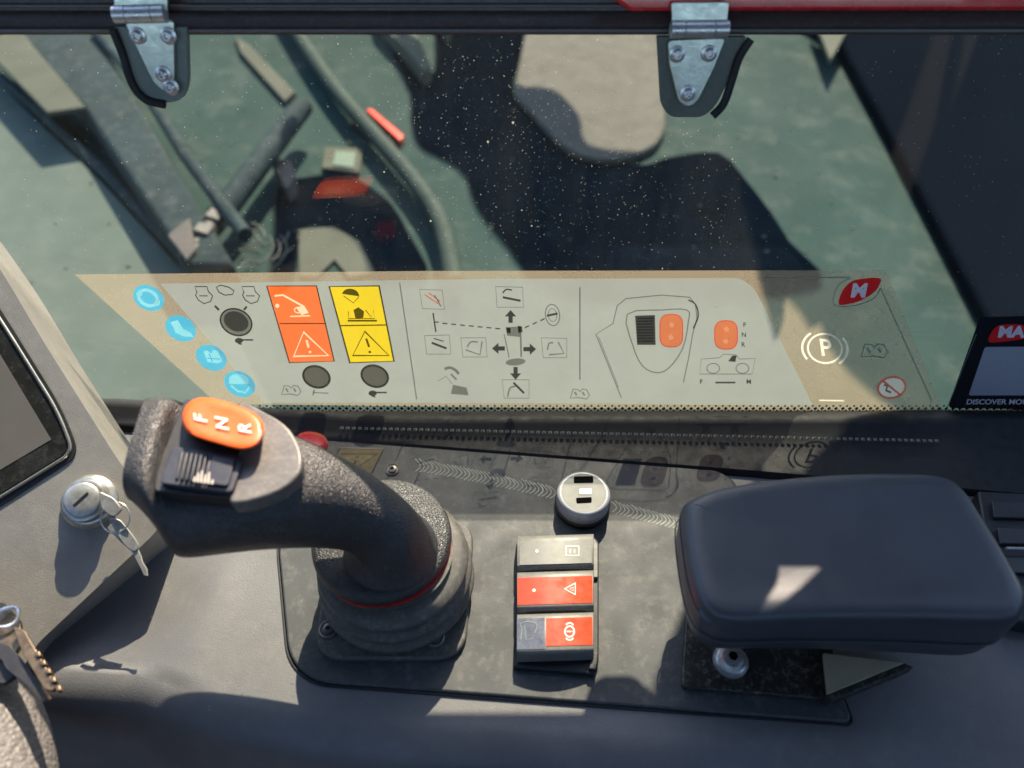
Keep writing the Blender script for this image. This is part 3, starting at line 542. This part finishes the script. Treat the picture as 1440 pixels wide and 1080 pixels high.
m.loft(rings, cap=False, closed=False); m.obj('console_body', body_m, con, angle=80)
pp = [(398, 655), (418, 622), (470, 618), (1010, 661), (1032, 676), (1060, 780), (1185, 975), (1200, 1016), (440, 958), (406, 925), (392, 775)]
pl = roundpoly([tuple(Z(*p, .3)) for p in pp], [.5, .5, .1, .5, .5, 1, .5, .5, 1.6, 1.6, .5], 6)
m = M(); m.prism(pl, (0, 0, -.6)); plate = m.obj('switch_plate', plate_m, con, bevel=.12)
m = M(); cxx = sum((Vector(p) for p in pl), Vector())/len(pl); m.tube([Vector(p)+(Vector(p)-cxx).normalized()*.12+Vector((0, 0, -.28)) for p in pl], .09, 6, True); m.obj('plate_gap', black_m, plate)
def screw(px, py, z, par, r=.5):
    c = Z(px, py, z); m = M(); m.lathe(c, [(r, 0), (r, .07), (r*.85, .12), (r*.72, .05), (r*.6, .05), (r*.55, .2), (r*.25, .24), (r*.2, .05)], n=24); return m.obj('screw', mat('screw_grey', (.22, .2, .18), .4, metal=.6), par)
screw(552, 661, .3, plate, .5)
# zigzag of window light on the plate, painted as pale strokes
m = M()
for k in range(66):
    if 26 < 0: pass
    t = k/65; px = lerp(588, 962, t); py = lerp(654, 738, t)**1.0 if False else 655+ (738-655)*(t**1.15)
    if 780 < px < 862: continue
    w1, h1 = 5.2*random.uniform(.85, 1.15), 11*random.uniform(.85, 1.1)
    pj = lambda x, y: Z(x, y, .312)
    stroke(m, pj, catmull([(px-w1, py-h1+1), (px, py-h1*.5), (px+w1*.7, py), (px, py+h1*.45), (px-w1*.9, py+h1*.7)], 2, False), random.uniform(1.2, 1.9))
m.obj('zigzag_light', pale_light_dust_m, plate, False, kind='stuff')
# ---- joystick
JC = Vector((Z(545, 765, 5.3).x, 21.1, 0)); js = thing('joystick', 'black textured control joystick with orange rocker on a ribbed rubber boot', 'joystick', (JC.x, JC.y, .3))
fl = roundpoly([(-4.3, -4.6), (4.3, -4.6), (4.5, 4.4), (-4.4, 4.4)], 1.8, 6)
m = M(); m.prism([(JC.x+a, JC.y+b, .75) for a, b in fl], (0, 0, -.46)); m.obj('boot_flange', boot_m, js, bevel=.15)
for px, py in ((612, 897), (462, 885)): screw(px, py, .75, js, .55)
prof = [(4.3, .7)]
for k, (ro, z) in enumerate([(4.5, 1.05), (4.42, 2.2), (4.25, 3.35)]):
    prof += [(ro-.95, z-.3), (ro-.5, z-.18), (ro-.08, z+.02), (ro+.06, z+.25), (ro-.0, z+.48), (ro-.4, z+.68), (ro-.85, z+.78)]
prof += [(3.5, 4.5)]
m = M(); m.lathe(JC+Vector((.1, 0, 0)), prof, n=64); m.obj('boot', boot_m, js, angle=70)
m = M(); m.lathe(JC+Vector((-.28, .4, 4.33)), [(3.4, 0), (3.74, .02), (3.8, .1), (3.76, .18), (3.4, .2)], n=64); m.obj('red_ring', red_m, js)
m = M(); m.lathe(JC+Vector((-.42, .55, 4.55)), [(3.3, 0), (3.8, .0), (3.92, .2), (3.9, .5), (3.78, .72), (3.55, .84), (3.0, .92), (2.0, 1.02), (.5, 1.1)], n=64); m.obj('collar', grip_m, js, angle=70)
RA = [(206, 545, 14.2), (186, 610, 14.6), (168, 670, 14.2), (174, 696, 13), (182, 708, 11.6), (190, 690, 10), (196, 640, 9.8), (206, 580, 11)]
R8 = [RA, [(x+5, y, z) for x, y, z in RA],
 [(238, 538, 14.6), (222, 600, 14.9), (200, 688, 14.5), (210, 724, 13), (226, 752, 11), (228, 730, 8.8), (225, 660, 8.5), (232, 590, 10.5)],
 [(258, 546, 13.9), (242, 610, 13.4), (222, 702, 13.3), (230, 752, 12.2), (242, 792, 10.3), (246, 768, 8), (243, 685, 7.6), (250, 600, 10)],
 [(274, 549, 13.7), (264, 620, 13.2), (256, 705, 13.2), (258, 764, 12), (262, 797, 10), (264, 770, 7.6), (262, 690, 7.2), (268, 606, 9.8)]]
for px, q in [(330, [(563, 13.7), (640, 13.3), (706, 13.2), (750, 11.9), (785, 10), (765, 7.4), (690, 7), (622, 9.8)]),
 (415, [(594, 13.0), (650, 13.2), (700, 12.6), (742, 11.2), (776, 9.5), (765, 7.2), (702, 7), (640, 9.5)]),
 (480, [(626, 11.6), (666, 11.9), (708, 11.2), (744, 9.9), (774, 8.5), (772, 6.8), (732, 6.6), (680, 8.8)])]: R8.append([(px, a, b) for a, b in q])
R8 += [[(528, 660, 10.1), (545, 690, 10.3), (540, 728, 9.8), (528, 762, 8.6), (508, 784, 7.4), (490, 778, 6.6), (496, 738, 6.5), (512, 690, 7.9)],
 [(568, 694, 8.7), (590, 726, 8.9), (584, 762, 8.4), (566, 792, 7.6), (535, 806, 6.9), (500, 790, 6.5), (506, 740, 6.5), (538, 702, 7.6)],
 [(580, 710, 7), (604, 742, 7), (597, 782, 6.9), (568, 808, 6.7), (532, 814, 6.5), (490, 794, 6.3), (498, 742, 6.3), (540, 710, 6.8)]]
rings = [[Z(*q) for q in r_] for r_ in R8]
c0 = sum(rings[0], Vector())/8; rings.insert(0, [c0+(p-c0)*.5 for p in rings[0]]); rings.insert(1, [c0+(p-c0)*.94 for p in rings[1]])
cc = sum(rings[-1], Vector())/8
rings.append([Vector((cc.x+(p.x-cc.x)*1.18, cc.y+(p.y-cc.y)*1.16, 5.95)) for p in rings[-1]])
rings.append([Vector((cc.x+(p.x-cc.x)*1.25, cc.y+(p.y-cc.y)*1.2, 5.3)) for p in rings[-1]])
m = M(); m.loft(rings); m.obj('grip', grip_m, js, sub=3)
# face plate and its dark recess
TZ = 13.95
up = catmull([(335, 566), (376, 581), (406, 602), (423, 634), (422, 662), (403, 683), (372, 698), (333, 707), (322, 700), (326, 670), (336, 630)], 4)
m = M(); m.prism([Z(x, y, TZ-.05) for x, y in up], (0, 0, -.9)); fp = m.obj('face_plate', face_m, js, bevel=.12)
m = M(); m.prism([Z(x, y, TZ-.12) for x, y in roundpoly([(260, 560), (340, 575), (352, 640), (332, 700), (216, 690), (222, 655), (244, 600)], 6, 3)], (0, 0, -.9)); m.obj('recess', black_m, fp, bevel=.05)
oc = [(x, y) for x, y in catmull([(262, 570), (284, 559), (322, 566), (356, 580), (371, 598), (366, 622), (342, 632), (305, 624), (268, 611), (256, 592)], 5)]
ocx = sum(p[0] for p in oc)/len(oc); ocy = sum(p[1] for p in oc)/len(oc)
def sc(f, z): return [Z(ocx+(x-ocx)*f, ocy+(y-ocy)*f, z) for x, y in oc]
m = M(); m.loft([sc(.97, TZ-.1), sc(1.0, TZ+.35), sc(.99, TZ+.75), sc(.94, TZ+.95), sc(.85, TZ+1.0), sc(.6, TZ+.94), sc(.2, TZ+.92)]); fnr = m.obj('orange_rocker', orange_m, js, angle=60)
for s, x, y in (('F', 283, 588), ('N', 313, 595), ('R', 345, 602)):
    m = M(); text(m, s, lambda a, b: Z(a, b, TZ+1.03), x, y, (-3, -24), (-26, -5), .012); m.obj('lettering', white_m, fnr, False)
m = M(); m.prism([Z(x, y, TZ+.2) for x, y in roundpoly([(243, 627), (343, 641), (326, 692), (224, 679)], 6, 3)], (0, 0, -.4)); wb = m.obj('thumb_wheel', mat('navy_plastic', (.014, .019, .034), .5, vscale=60, bump=.2), js, bevel=.1)
navy_m = mat('wheel_plastic', (.012, .016, .028), .5, vscale=60, bump=.2)
for k in range(7):
    t = k/6; h = .1+.16*math.sin(math.pi*(k+.5)/7); a = (lerp(256, 296, t), lerp(635, 640, t)); b = (lerp(248, 288, t), lerp(673, 678, t))
    m = M(); m.prism([Z(x, y, TZ+.2+h) for x, y in [(a[0]-2.4, a[1]), (a[0]+2.0, a[1]), (b[0]+2.0, b[1]), (b[0]-2.4, b[1])]], (0, 0, -.3)); m.obj('wheel_ridge', navy_m, wb, bevel=.05)
m = M(); m.prism([Z(x, y, TZ+.36) for x, y in roundpoly([(298, 640), (330, 645), (320, 683), (290, 679)], 4, 3)], (0, 0, -.3)); m.obj('wheel_pad', navy_m, wb, bevel=.06)
for k, hh in enumerate((8, 14, 18, 13, 17, 7)):  # sun glare on the wheel teeth, painted as pale spikes
    x = 273+5*k; m = M(); m.add([Z(x, 678-hh+k*.7, TZ+.48), Z(x+2.6, 678-hh+k*.7, TZ+.48), Z(x+1.6, 677+k*.7, TZ+.48), Z(x-2, 677+k*.7, TZ+.48)], [(0, 1, 2, 3)]); m.obj('glare_mark', mat('glare_mark_tone', (.4, .37, .33), .5) if k == 0 else bpy.data.materials['glare_mark_tone'], wb, False)
m = M(); c = Z(438, 622, 11.4); m.lathe(c, [(.85, -.9), (.85, .0), (.78, .14), (.6, .2), (.2, .22)], Vector((.25, .35, .9)), 32); m.obj('red_button', red_m, js, angle=60)
# ---- rocker switches: each one a part
sw = M(); sw.prism([Z(x, y, .75) for x, y in [(729, 762), (833, 752), (842, 762), (842, 930), (836, 948), (722, 938)]], (0, 0, -.5)); frame = sw.obj('switch_frame', black_m, con, bevel=.08)
def rocker(y0, y1, face, xs, mats, labels=None):
    # cross-section along x is convex; far and near sides are bevelled
    def surf(px, py, lift=0):
        t = (px-781)/54; base = 1.55+.32*(1-t*t); return Z(px, py-0, base+lift)
    rings = []
    for i in range(17):
        px = lerp(727, 835, i/16); sk = (px-781)*-.03; top = lerp(1.55, 1.87, 1-((px-781)/54)**2)
        ya, yb = y0+sk, y1+sk
        rings.append([Z(px, ya+4, .5), Z(px, ya+.5, top-.2), Z(px, ya+6, top), Z(px, yb-6, top), Z(px, yb-.5, top-.15), Z(px, yb+10, .9)])
    m = M(); m.loft(rings); b = m.obj('rocker_switch', mats, con, bevel=.04, angle=50)
    return b, surf
def rface(b, surf, x0, x1, y0, y1, mt, nm='lens', lift=.03):
    m = M(); n = 12; top = []
    for i in range(n+1):
        px = lerp(x0, x1, i/n); sk = (px-781)*-.03; top.append([surf(px, y0+sk, lift-.06), surf(px, y0+sk, lift), surf(px, y1+sk, lift), surf(px, y1+sk, lift-.06)])
    m.loft(top); return m.obj(nm, mt, b, angle=50)
swg = mat('switch_grey', (.12, .118, .108), .45, vscale=80, dust=.3, bump=.2)
b1, s1 = rocker(752, 800, 0, 0, swg); f1 = rface(b1, s1, 731, 832, 760, 793, mat('switch_face', (.2, .197, .18), .45, vscale=80, dust=.3), 'rocker_face')
b2, s2 = rocker(803, 858, 0, 0, swg); f2 = rface(b2, s2, 728, 833, 811, 849, lens_m)
b3, s3 = rocker(862, 920, 0, 0, swg); f3 = rface(b3, s3, 768, 833, 869, 908, lens_m); f3b = rface(b3, s3, 727, 766, 868, 912, mat('smoked_window', (.1, .105, .12), .2, vscale=120, var=.5, dust=.4, coat=1), 'clear_window')
def onsw(b, surf, fn, nm, mt=white_m):
    m = M(); fn(m, lambda x, y: surf(x, y, .05)); m.obj(nm, mt, b, False)
onsw(b1, s1, lambda m, p: fill(m, p, ell(755, 775, 2.2, 2.2, 0, 10)), 'indicator'); onsw(b1, s1, lambda m, p: (stroke(m, p, [(796, 768), (814, 768), (814, 781), (796, 781)], 1.4, True), stroke(m, p, [(802, 772), (802, 778)], 1.2), stroke(m, p, [(808, 772), (808, 778)], 1.2)), 'symbol')
onsw(b2, s2, lambda m, p: fill(m, p, ell(751, 830, 2.4, 2.4, 0, 10)), 'indicator'); onsw(b2, s2, lambda m, p: (stroke(m, p, [(794, 828), (809, 820), (809, 836)], 2.4, True), stroke(m, p, [(801, 828), (806, 825.5), (806, 831)], 1.2, True)), 'hazard_symbol')
onsw(b3, s3, lambda m, p: (stroke(m, p, ell(801, 888, 6.5, 7.5), 2, True), stroke(m, p, ell(801, 888, 8, 12, 0, 8, 50, 130), 2), stroke(m, p, ell(801, 888, 8, 12, 0, 8, 230, 310), 2), stroke(m, p, [(797, 888), (803, 888)], 2), fill(m, p, ell(805, 888, 1, 1, 0, 6))), 'brake_symbol')
onsw(b3, s3, lambda m, p: (stroke(m, p, catmull([(732, 900), (734, 885), (732, 877), (742, 874), (755, 878), (752, 890)], 3, False), 1.2), stroke(m, p, [(738, 880), (740, 900), (750, 897)], 1)), 'pale_squiggle', pale_light_dust_m)  # pale curved lines on the clear window
m = M(); m.prism([Z(x, y, 1.0) for x, y in [(834, 756), (841, 765), (841, 812), (834, 812)]], (0, 0, -.6)); m.obj('side_clip', swg, frame, bevel=.05)
m = M(); m.prism([Z(x, y, 1.0) for x, y in [(833, 918), (841, 916), (839, 942), (828, 940)]], (0, 0, -.6)); m.obj('side_clip', black_m, frame, bevel=.05)

# ---- USB charger
uc = Z(821, 692, 1.9); hole_m = mat('port_dark', (.004, .004, .004), 1, spec=0)
us = thing('usb_charger', 'round silver two-port charger plugged into the console behind the switches', 'charger', (uc.x, uc.y, .3))
m = M(); m.lathe((uc.x, uc.y, .3), [(1.75, 0), (1.8, .1), (1.8, .35), (1.7, .45)], n=48); m.obj('base_ring', black_m, us)
m = M(); m.lathe((uc.x, uc.y, .3), [(1.66, .4), (1.72, .5), (1.72, 1.35), (1.64, 1.52), (1.5, 1.58), (1.42, 1.56)], n=56); m.obj('barrel', silver_m, us, angle=50)
m = M(); m.lathe((uc.x, uc.y, .3), [(1.46, 1.45), (1.46, 1.585), (.3, 1.59)], n=48); tf = m.obj('port_face', mat('port_face_grey', (.24, .24, .22), .7, vscale=90), us)
uz = 1.9
for q, mt, nm in (([(807, 670), (834, 669.5), (834.5, 678), (807, 678.5)], hole_m, 'usb_port'), ([(815, 687), (832, 687), (832, 695), (815, 695)], white_m, 'white_insert'), ([(810, 700), (832, 699), (832, 706), (811, 707)], hole_m, 'usb_port')):
    m = M(); m.prism([Z(x, y, uz+.03) for x, y in roundpoly(q, 1.5, 2)], (0, 0, -.1)); m.obj(nm, mt, tf)
m = M(); text(m, 'USB QC3.0' if False else '2.4A', lambda x, y: Z(x, y, uz+.01), 819, 682, (9, 0), (0, -8)); m.obj('lettering', pale_light_dust_m, tf, False) if False else None

# ---------------------------------------------------------------- armrest
ar = thing('armrest', 'black padded armrest on a steel bracket at the right of the console', 'armrest', Z(1060, 920, .3))
ap = catmull([(962, 712), (978, 694), (1020, 680), (1100, 668), (1200, 661), (1290, 661), (1335, 668), (1362, 688), (1390, 730), (1424, 785), (1449, 834), (1444, 860), (1415, 870), (1300, 868), (1150, 868), (1040, 872), (1003, 862), (982, 835), (968, 780)], 4)
def apr(f, z, dx=0, dy=0):
    cx, cy = 1190, 772
    return [Z(cx+(x-cx)*f, cy+(y-cy)*f, z)+Vector((dx, dy, 0)) for x, y in ap]
def inset(P, d):
    out = []; n = len(P); c = sum((Vector(p) for p in P), Vector())/n
    for i in range(n):
        a, b = P[i-1], P[(i+1) % n]; t = (b-a).normalized(); nn = Vector((-t.y, t.x, 0))
        if nn.dot(c-P[i]) < 0: nn = -nn
        out.append(P[i]+nn*d)
    return out
base = apr(1, AZ)
def lvl(d, z): return [Vector((p.x, p.y, z)) for p in inset(base, d)]
ctr = sum(base, Vector())/len(base)
def lvs(f, z): return [Vector((ctr.x+(p.x-ctr.x)*f, ctr.y+(p.y-ctr.y)*f, z)) for p in lvl(.9, z)]
rg = [lvs(.3, AZ-5.0), lvs(.8, AZ-5.0), lvl(.8, AZ-4.95), lvl(.3, AZ-4.6), lvl(.1, AZ-3.9), lvl(-.1, AZ-1.6), lvl(-.05, AZ-.9), lvl(.05, AZ-.42), lvl(.2, AZ-.14), lvl(.5, AZ-.02), lvs(.97, AZ), lvs(.8, AZ-.08), lvs(.5, AZ-.14), lvs(.2, AZ-.16)]
for r_ in rg[:6]:
    for p in r_: p.z -= (p.x-ctr.x)*.085
m = M(); m.loft(rg); m.obj('pad', arm_m, ar, angle=80)
m = M(); m.tube([Vector((p.x, p.y, AZ-2.6-(p.x-ctr.x)*.04)) for p in inset(base, -.09)], .05, 6, True); m.obj('moulding_line', arm_m, ar)
m = M(); m.prism([Z(x, y, .75) for x, y in roundpoly([(966, 850), (1160, 800), (1180, 984), (958, 966)], [12, 4, 4, 10], 5)], (0, 0, -.42)); bk = m.obj('bracket_plate', steel_m, ar, bevel=.1)
m = M(); m.prism([Z(x, y, .78) for x, y in roundpoly([(1048, 915), (1088, 918), (1088, 938), (1045, 936)], 7, 4)], (0, 0, -.05)); m.obj('slot', black_m, bk)
m = M(); a = Z(1100, 960, .75); b = Z(1155, 965, .75)
m.prism([Z(1090, 870, .75), Z(1165, 870, .75), Z(1165, 900, 4.9), Z(1090, 900, 4.9)], (0, .5, 0)); m.obj('bracket_upright', steel_m, ar, bevel=.08)
c = Z(1027, 930, .75); m = M(); m.lathe(c, [(.98, 0), (.98, .12), (.8, .16), (.74, .2), (.74, .5), (.6, .68), (.4, .76), (.1, .78)], n=6*6); bo = m.obj('bolt', chrome_m, bk, angle=30)
m = M(); m.lathe(c+Vector((0, 0, .7)), [(.26, .03), (.26, .1), (.1, .12)], n=6); m.obj('hex_socket', hole_m, bo)
m = M(); m.prism([Z(x, y, 1.3) for x, y in [(1158, 918), (1272, 932), (1164, 976)]], (0, 0, -.3)); m.obj('sunlit_triangle', mat('tan_sunlight', (.36, .31, .22), .5, vscale=90, dust=.4), ar, bevel=.05)  # sunlit triangle of console, built as a tan plate
m = M(); m.prism([Z(x, y, 1.2) for x, y in [(1272, 932), (1285, 938), (1168, 986), (1160, 978)]], (0, 0, -.9)); m.obj('bracket_edge', steel_m, ar, bevel=.05)
# right end: dark vent with slots beyond the armrest
vt = thing('side_vent', 'dark slotted vent at the right edge beyond the armrest', 'vent', Z(1450, 760, 0))
m = M(); m.prism([Z(x, y, 1.3) for x, y in [(1375, 690), (1600, 700), (1600, 900), (1405, 870)]], (0, 0, -1.3)); m.obj('vent_body', black_m, vt, bevel=.15)
for k, y in enumerate((705, 742, 783, 822)):
    m = M(); m.prism([Z(x, yy, 1.6) for x, yy in [(1395+k*8, y), (1600, y+6), (1600, y+26), (1399+k*8, y+22)]], (0, 0, -.25)); m.obj('vent_slat', mat('vent_slat', (.03, .03, .035), .35), vt, bevel=.05)
m = M(); m.tube([Z(1415, 771, 1.9), Z(1600, 775, 1.9)], .1, 8); m.obj('chrome_strip', chrome_m, vt)

# ---------------------------------------------------------------- left: monitor housing with screen, key switch
a1, a2, a3 = Z(0, 380, 12), Z(165, 640, 6), Z(50, 905, 1.5)
HN = (a2-a1).cross(a3-a1).normalized()
if HN.z < 0: HN = -HN
def Q(px, py, off=0.0): return hit(px, py, a1+HN*off, HN)
mon = thing('monitor_housing', 'pale grey plastic housing holding a dark display at the left edge', 'monitor', Q(60, 800))
hp = [(-60, 290), (0, 376), (60, 478), (118, 570), (162, 640), (182, 668), (226, 738), (216, 752), (52, 906), (20, 960), (-160, 1100)]
m = M(); m.prism([Q(*p) for p in roundpoly(hp, [5, 40, 40, 40, 40, 40, 9, 9, 12, 12, 5], 5)], -HN*5); m.obj('housing', house_m, mon, bevel=.45, seg=4)
m = M(); bz = roundpoly([(-60, 345), (0, 432), (88, 575), (112, 640), (0, 712), (-160, 810)], [5, 60, 60, 22, 60, 5], 6)
m.prism([Q(x, y, .1) for x, y in bz], -HN*.5); m.obj('bezel', black_m, mon, bevel=.08)
bz2 = roundpoly([(-60, 360), (0, 448), (82, 580), (103, 636), (0, 700), (-160, 795)], [5, 60, 60, 18, 60, 5], 6)
m = M(); m.tube([Q(x, y, .14) for x, y in bz2], .1, 8, True); m.obj('bezel_rim', mat('rim_silver', (.35, .33, .28), .3, metal=.7), mon)
bz3 = roundpoly([(-60, 366), (0, 455), (78, 584), (98, 634), (0, 694), (-160, 788)], [5, 60, 60, 18, 60, 5], 6)
m = M(); m.prism([Q(x, y, .13) for x, y in bz3], -HN*.1); scr = m.obj('screen', screen_m, mon)
m = M(); m.poly([Q(x, y, .16) for x, y in [(-55, 430), (0, 498), (72, 618), (-100, 720)]]); m.obj('screen_reflection', film('reflection_film', (.24, .22, .2), .4, .1), scr, False)  # paler quad painted in for the reflection on the screen
# ignition
ig = thing('ignition_lock', 'round metal ignition lock on the grey housing left of the joystick', 'lock', Q(125, 705))
kc = Q(128, 706, 0)
m = M(); m.lathe(kc, [(1.55, 0), (1.58, .25), (1.4, .5), (1.25, .55), (1.2, 1.0), (1.0, 1.1)], HN, 40); m.obj('bezel_ring', mat('worn_steel', (.4, .38, .34), .35, metal=.8, vscale=150, var=.3), ig)
m = M(); m.lathe(kc+HN*1.0, [(.98, 0), (.98, .25), (.85, .35), (.3, .34)], HN, 32); m.obj('lock_barrel', keysteel_m, ig)
m = M(); d1 = Vector((.6, .8, 0)).normalized(); d1 = (d1-HN*d1.dot(HN)).normalized(); d2 = HN.cross(d1); c = kc+HN*1.37
m.prism([c+d1*a+d2*b for a, b in [(-.5, -.07), (.5, -.07), (.5, .07), (-.5, .07)]], -HN*.05); m.obj('keyway', black_m, ig)
# key: head in the lock, ring, hanging second key
kk = thing('ignition_key', 'small steel key hanging on a ring from the ignition lock', 'key', Q(165, 720, 1))
KZ = 1.5
m = M(); m.prism([Q(x, y, KZ+.4) for x, y in roundpoly([(138, 690), (160, 700), (172, 716), (160, 728), (142, 716)], 6, 4)], -HN*.25); m.obj('key_head', keysteel_m, kk, bevel=.06)
c = Q(162, 728, KZ); cpts = [c+(d1*math.cos(a)+d2*math.sin(a))*.85+HN*(.25*math.cos(a*1.0)) for a in [2*math.pi*i/28 for i in range(28)]]
m = M(); m.tube(cpts, .045, 6, True); m.obj('key_ring', keysteel_m, kk)
def K(x, y, h): return Q(x, y, h)
m = M(); m.prism([K(x, y, KZ-.1) for x, y in roundpoly([(152, 728), (168, 730), (186, 752), (196, 768), (190, 776), (178, 770), (162, 748)], 5, 3)], -HN*.2); m.obj('key_bow', keysteel_m, kk, bevel=.05)
m = M(); m.prism([K(x, y, KZ-.2) for x, y in [(180, 766), (192, 768), (198, 782), (200, 790), (206, 800), (207, 810), (202, 809), (194, 792), (186, 778)]], -HN*.18); m.obj('key_blade', keysteel_m, kk, bevel=.03)
m = M(); m.prism([K(x, y, KZ-.5) for x, y in roundpoly([(158, 735), (150, 742), (172, 765), (188, 778), (190, 770), (176, 752)], 4, 3)], -HN*.15); m.obj('second_key', keysteel_m, kk, bevel=.04)
# key bunch lower left
kb = thing('key_bunch', 'bunch of worn brass and dark keys at the lower left edge', 'keys', Z(30, 920, 5))
def BZ(x, y, z=6.0): return Z(x, y, z)
for q, mt, z, nm in (
    ([(-30, 842), (8, 848), (28, 872), (30, 905), (12, 930), (-30, 920)], brass_m, 6.0, 'key_bow'),
    ([(18, 880), (34, 886), (78, 962), (74, 972), (62, 968), (30, 915)], brass_m, 6.6, 'key_blade'),
    ([(-10, 900), (14, 908), (40, 940), (66, 982), (62, 988), (44, 968), (8, 940)], black_m, 6.2, 'key_blade'),
    ([(20, 930), (36, 938), (54, 962), (70, 980), (60, 986), (40, 966)], mat('copper_key', (.5, .25, .1), .3, metal=1), 5.9, 'key_blade'),
    ([(-20, 925), (10, 930), (22, 950), (4, 962), (-20, 955)], black_m, 5.8, 'key_cover')):
    m = M(); m.prism([BZ(x, y, z) for x, y in roundpoly(q, 5, 3)], (0, 0, -.3)); m.obj(nm, mt, kb, bevel=.07)
for k in range(5):
    m = M(); x, y = 48+k*7.2, 917+k*12; m.prism([BZ(a, b, 6.75) for a, b in [(x, y), (x+7, y-2), (x+9, y+5), (x+2, y+7)]], (0, 0, -.35)); m.obj('key_tooth', brass_m, kb, bevel=.04)
m = M(); c = BZ(10, 868, 6.3); m.tube([c+Vector((math.cos(a)*.55, math.sin(a)*.55, .05*math.sin(3*a))) for a in [2*math.pi*i/20 for i in range(20)]], .1, 6, True); m.obj('key_ring', chrome_m, kb)
m = M(); 
rings = []
for i in range(24):
    a = math.pi*i/23
    rings.append([Z(x, y, z) for x, y, z in []])
m = M(); path = [(-10, 930), (20, 985), (45, 1040), (62, 1120)]
pc = [Z(-70, 930, 3), Z(-52, 985, 3), Z(-30, 1040, 3), Z(-16, 1130, 3)]
m.tube([Z(*p) for p in catmull([(-110, 860, 3), (-70, 950, 3), (-42, 1010, 3), (-22, 1070, 3), (-14, 1150, 3)], 6, False)], 2.9, 28)
tag(m.obj('column_cover', cloth_m, smooth=True), 'pale pebbled vinyl cover in the bottom left corner', 'cover')
m = M()
for k in range(520):
    px, py = random.uniform(200, 1000), random.uniform(640, 1000); c = Z(px, py, .318 if 420 < px < 1150 and py < 950 and py > 690 else .02); a = random.uniform(0, 3.14); l = random.choice([.015, .02, .03, .03, .06]); w_ = .012
    d = Vector((math.cos(a), math.sin(a), 0)); e = Vector((-d.y, d.x, 0)); m.add([c-d*l-e*w_, c+d*l-e*w_, c+d*l+e*w_, c-d*l+e*w_, c+Vector((0, 0, .012))], [(0, 1, 4), (1, 2, 4), (2, 3, 4), (3, 0, 4)])
m.obj('dust_crumbs', pale_light_dust_m, con, False, kind='stuff')
m = M()
for k in range(170):
    c = H(random.uniform(0, 1200), random.uniform(40, 400), .05+(1.0 if k % 2 else 0)); rr = random.uniform(.12, .5); n = 5; a0 = random.uniform(0, 6)
    m.prism([c+Vector((math.cos(a0+6.283*i/n)*rr*random.uniform(.5, 1), math.sin(a0+6.283*i/n)*rr*random.uniform(.5, 1), .12)) for i in range(n)], (0, 0, -.15))
m.obj('litter_bits', cream_m, hood, False, kind='stuff')
for o in bpy.data.objects:
    if '_w' in o: del o['_w']
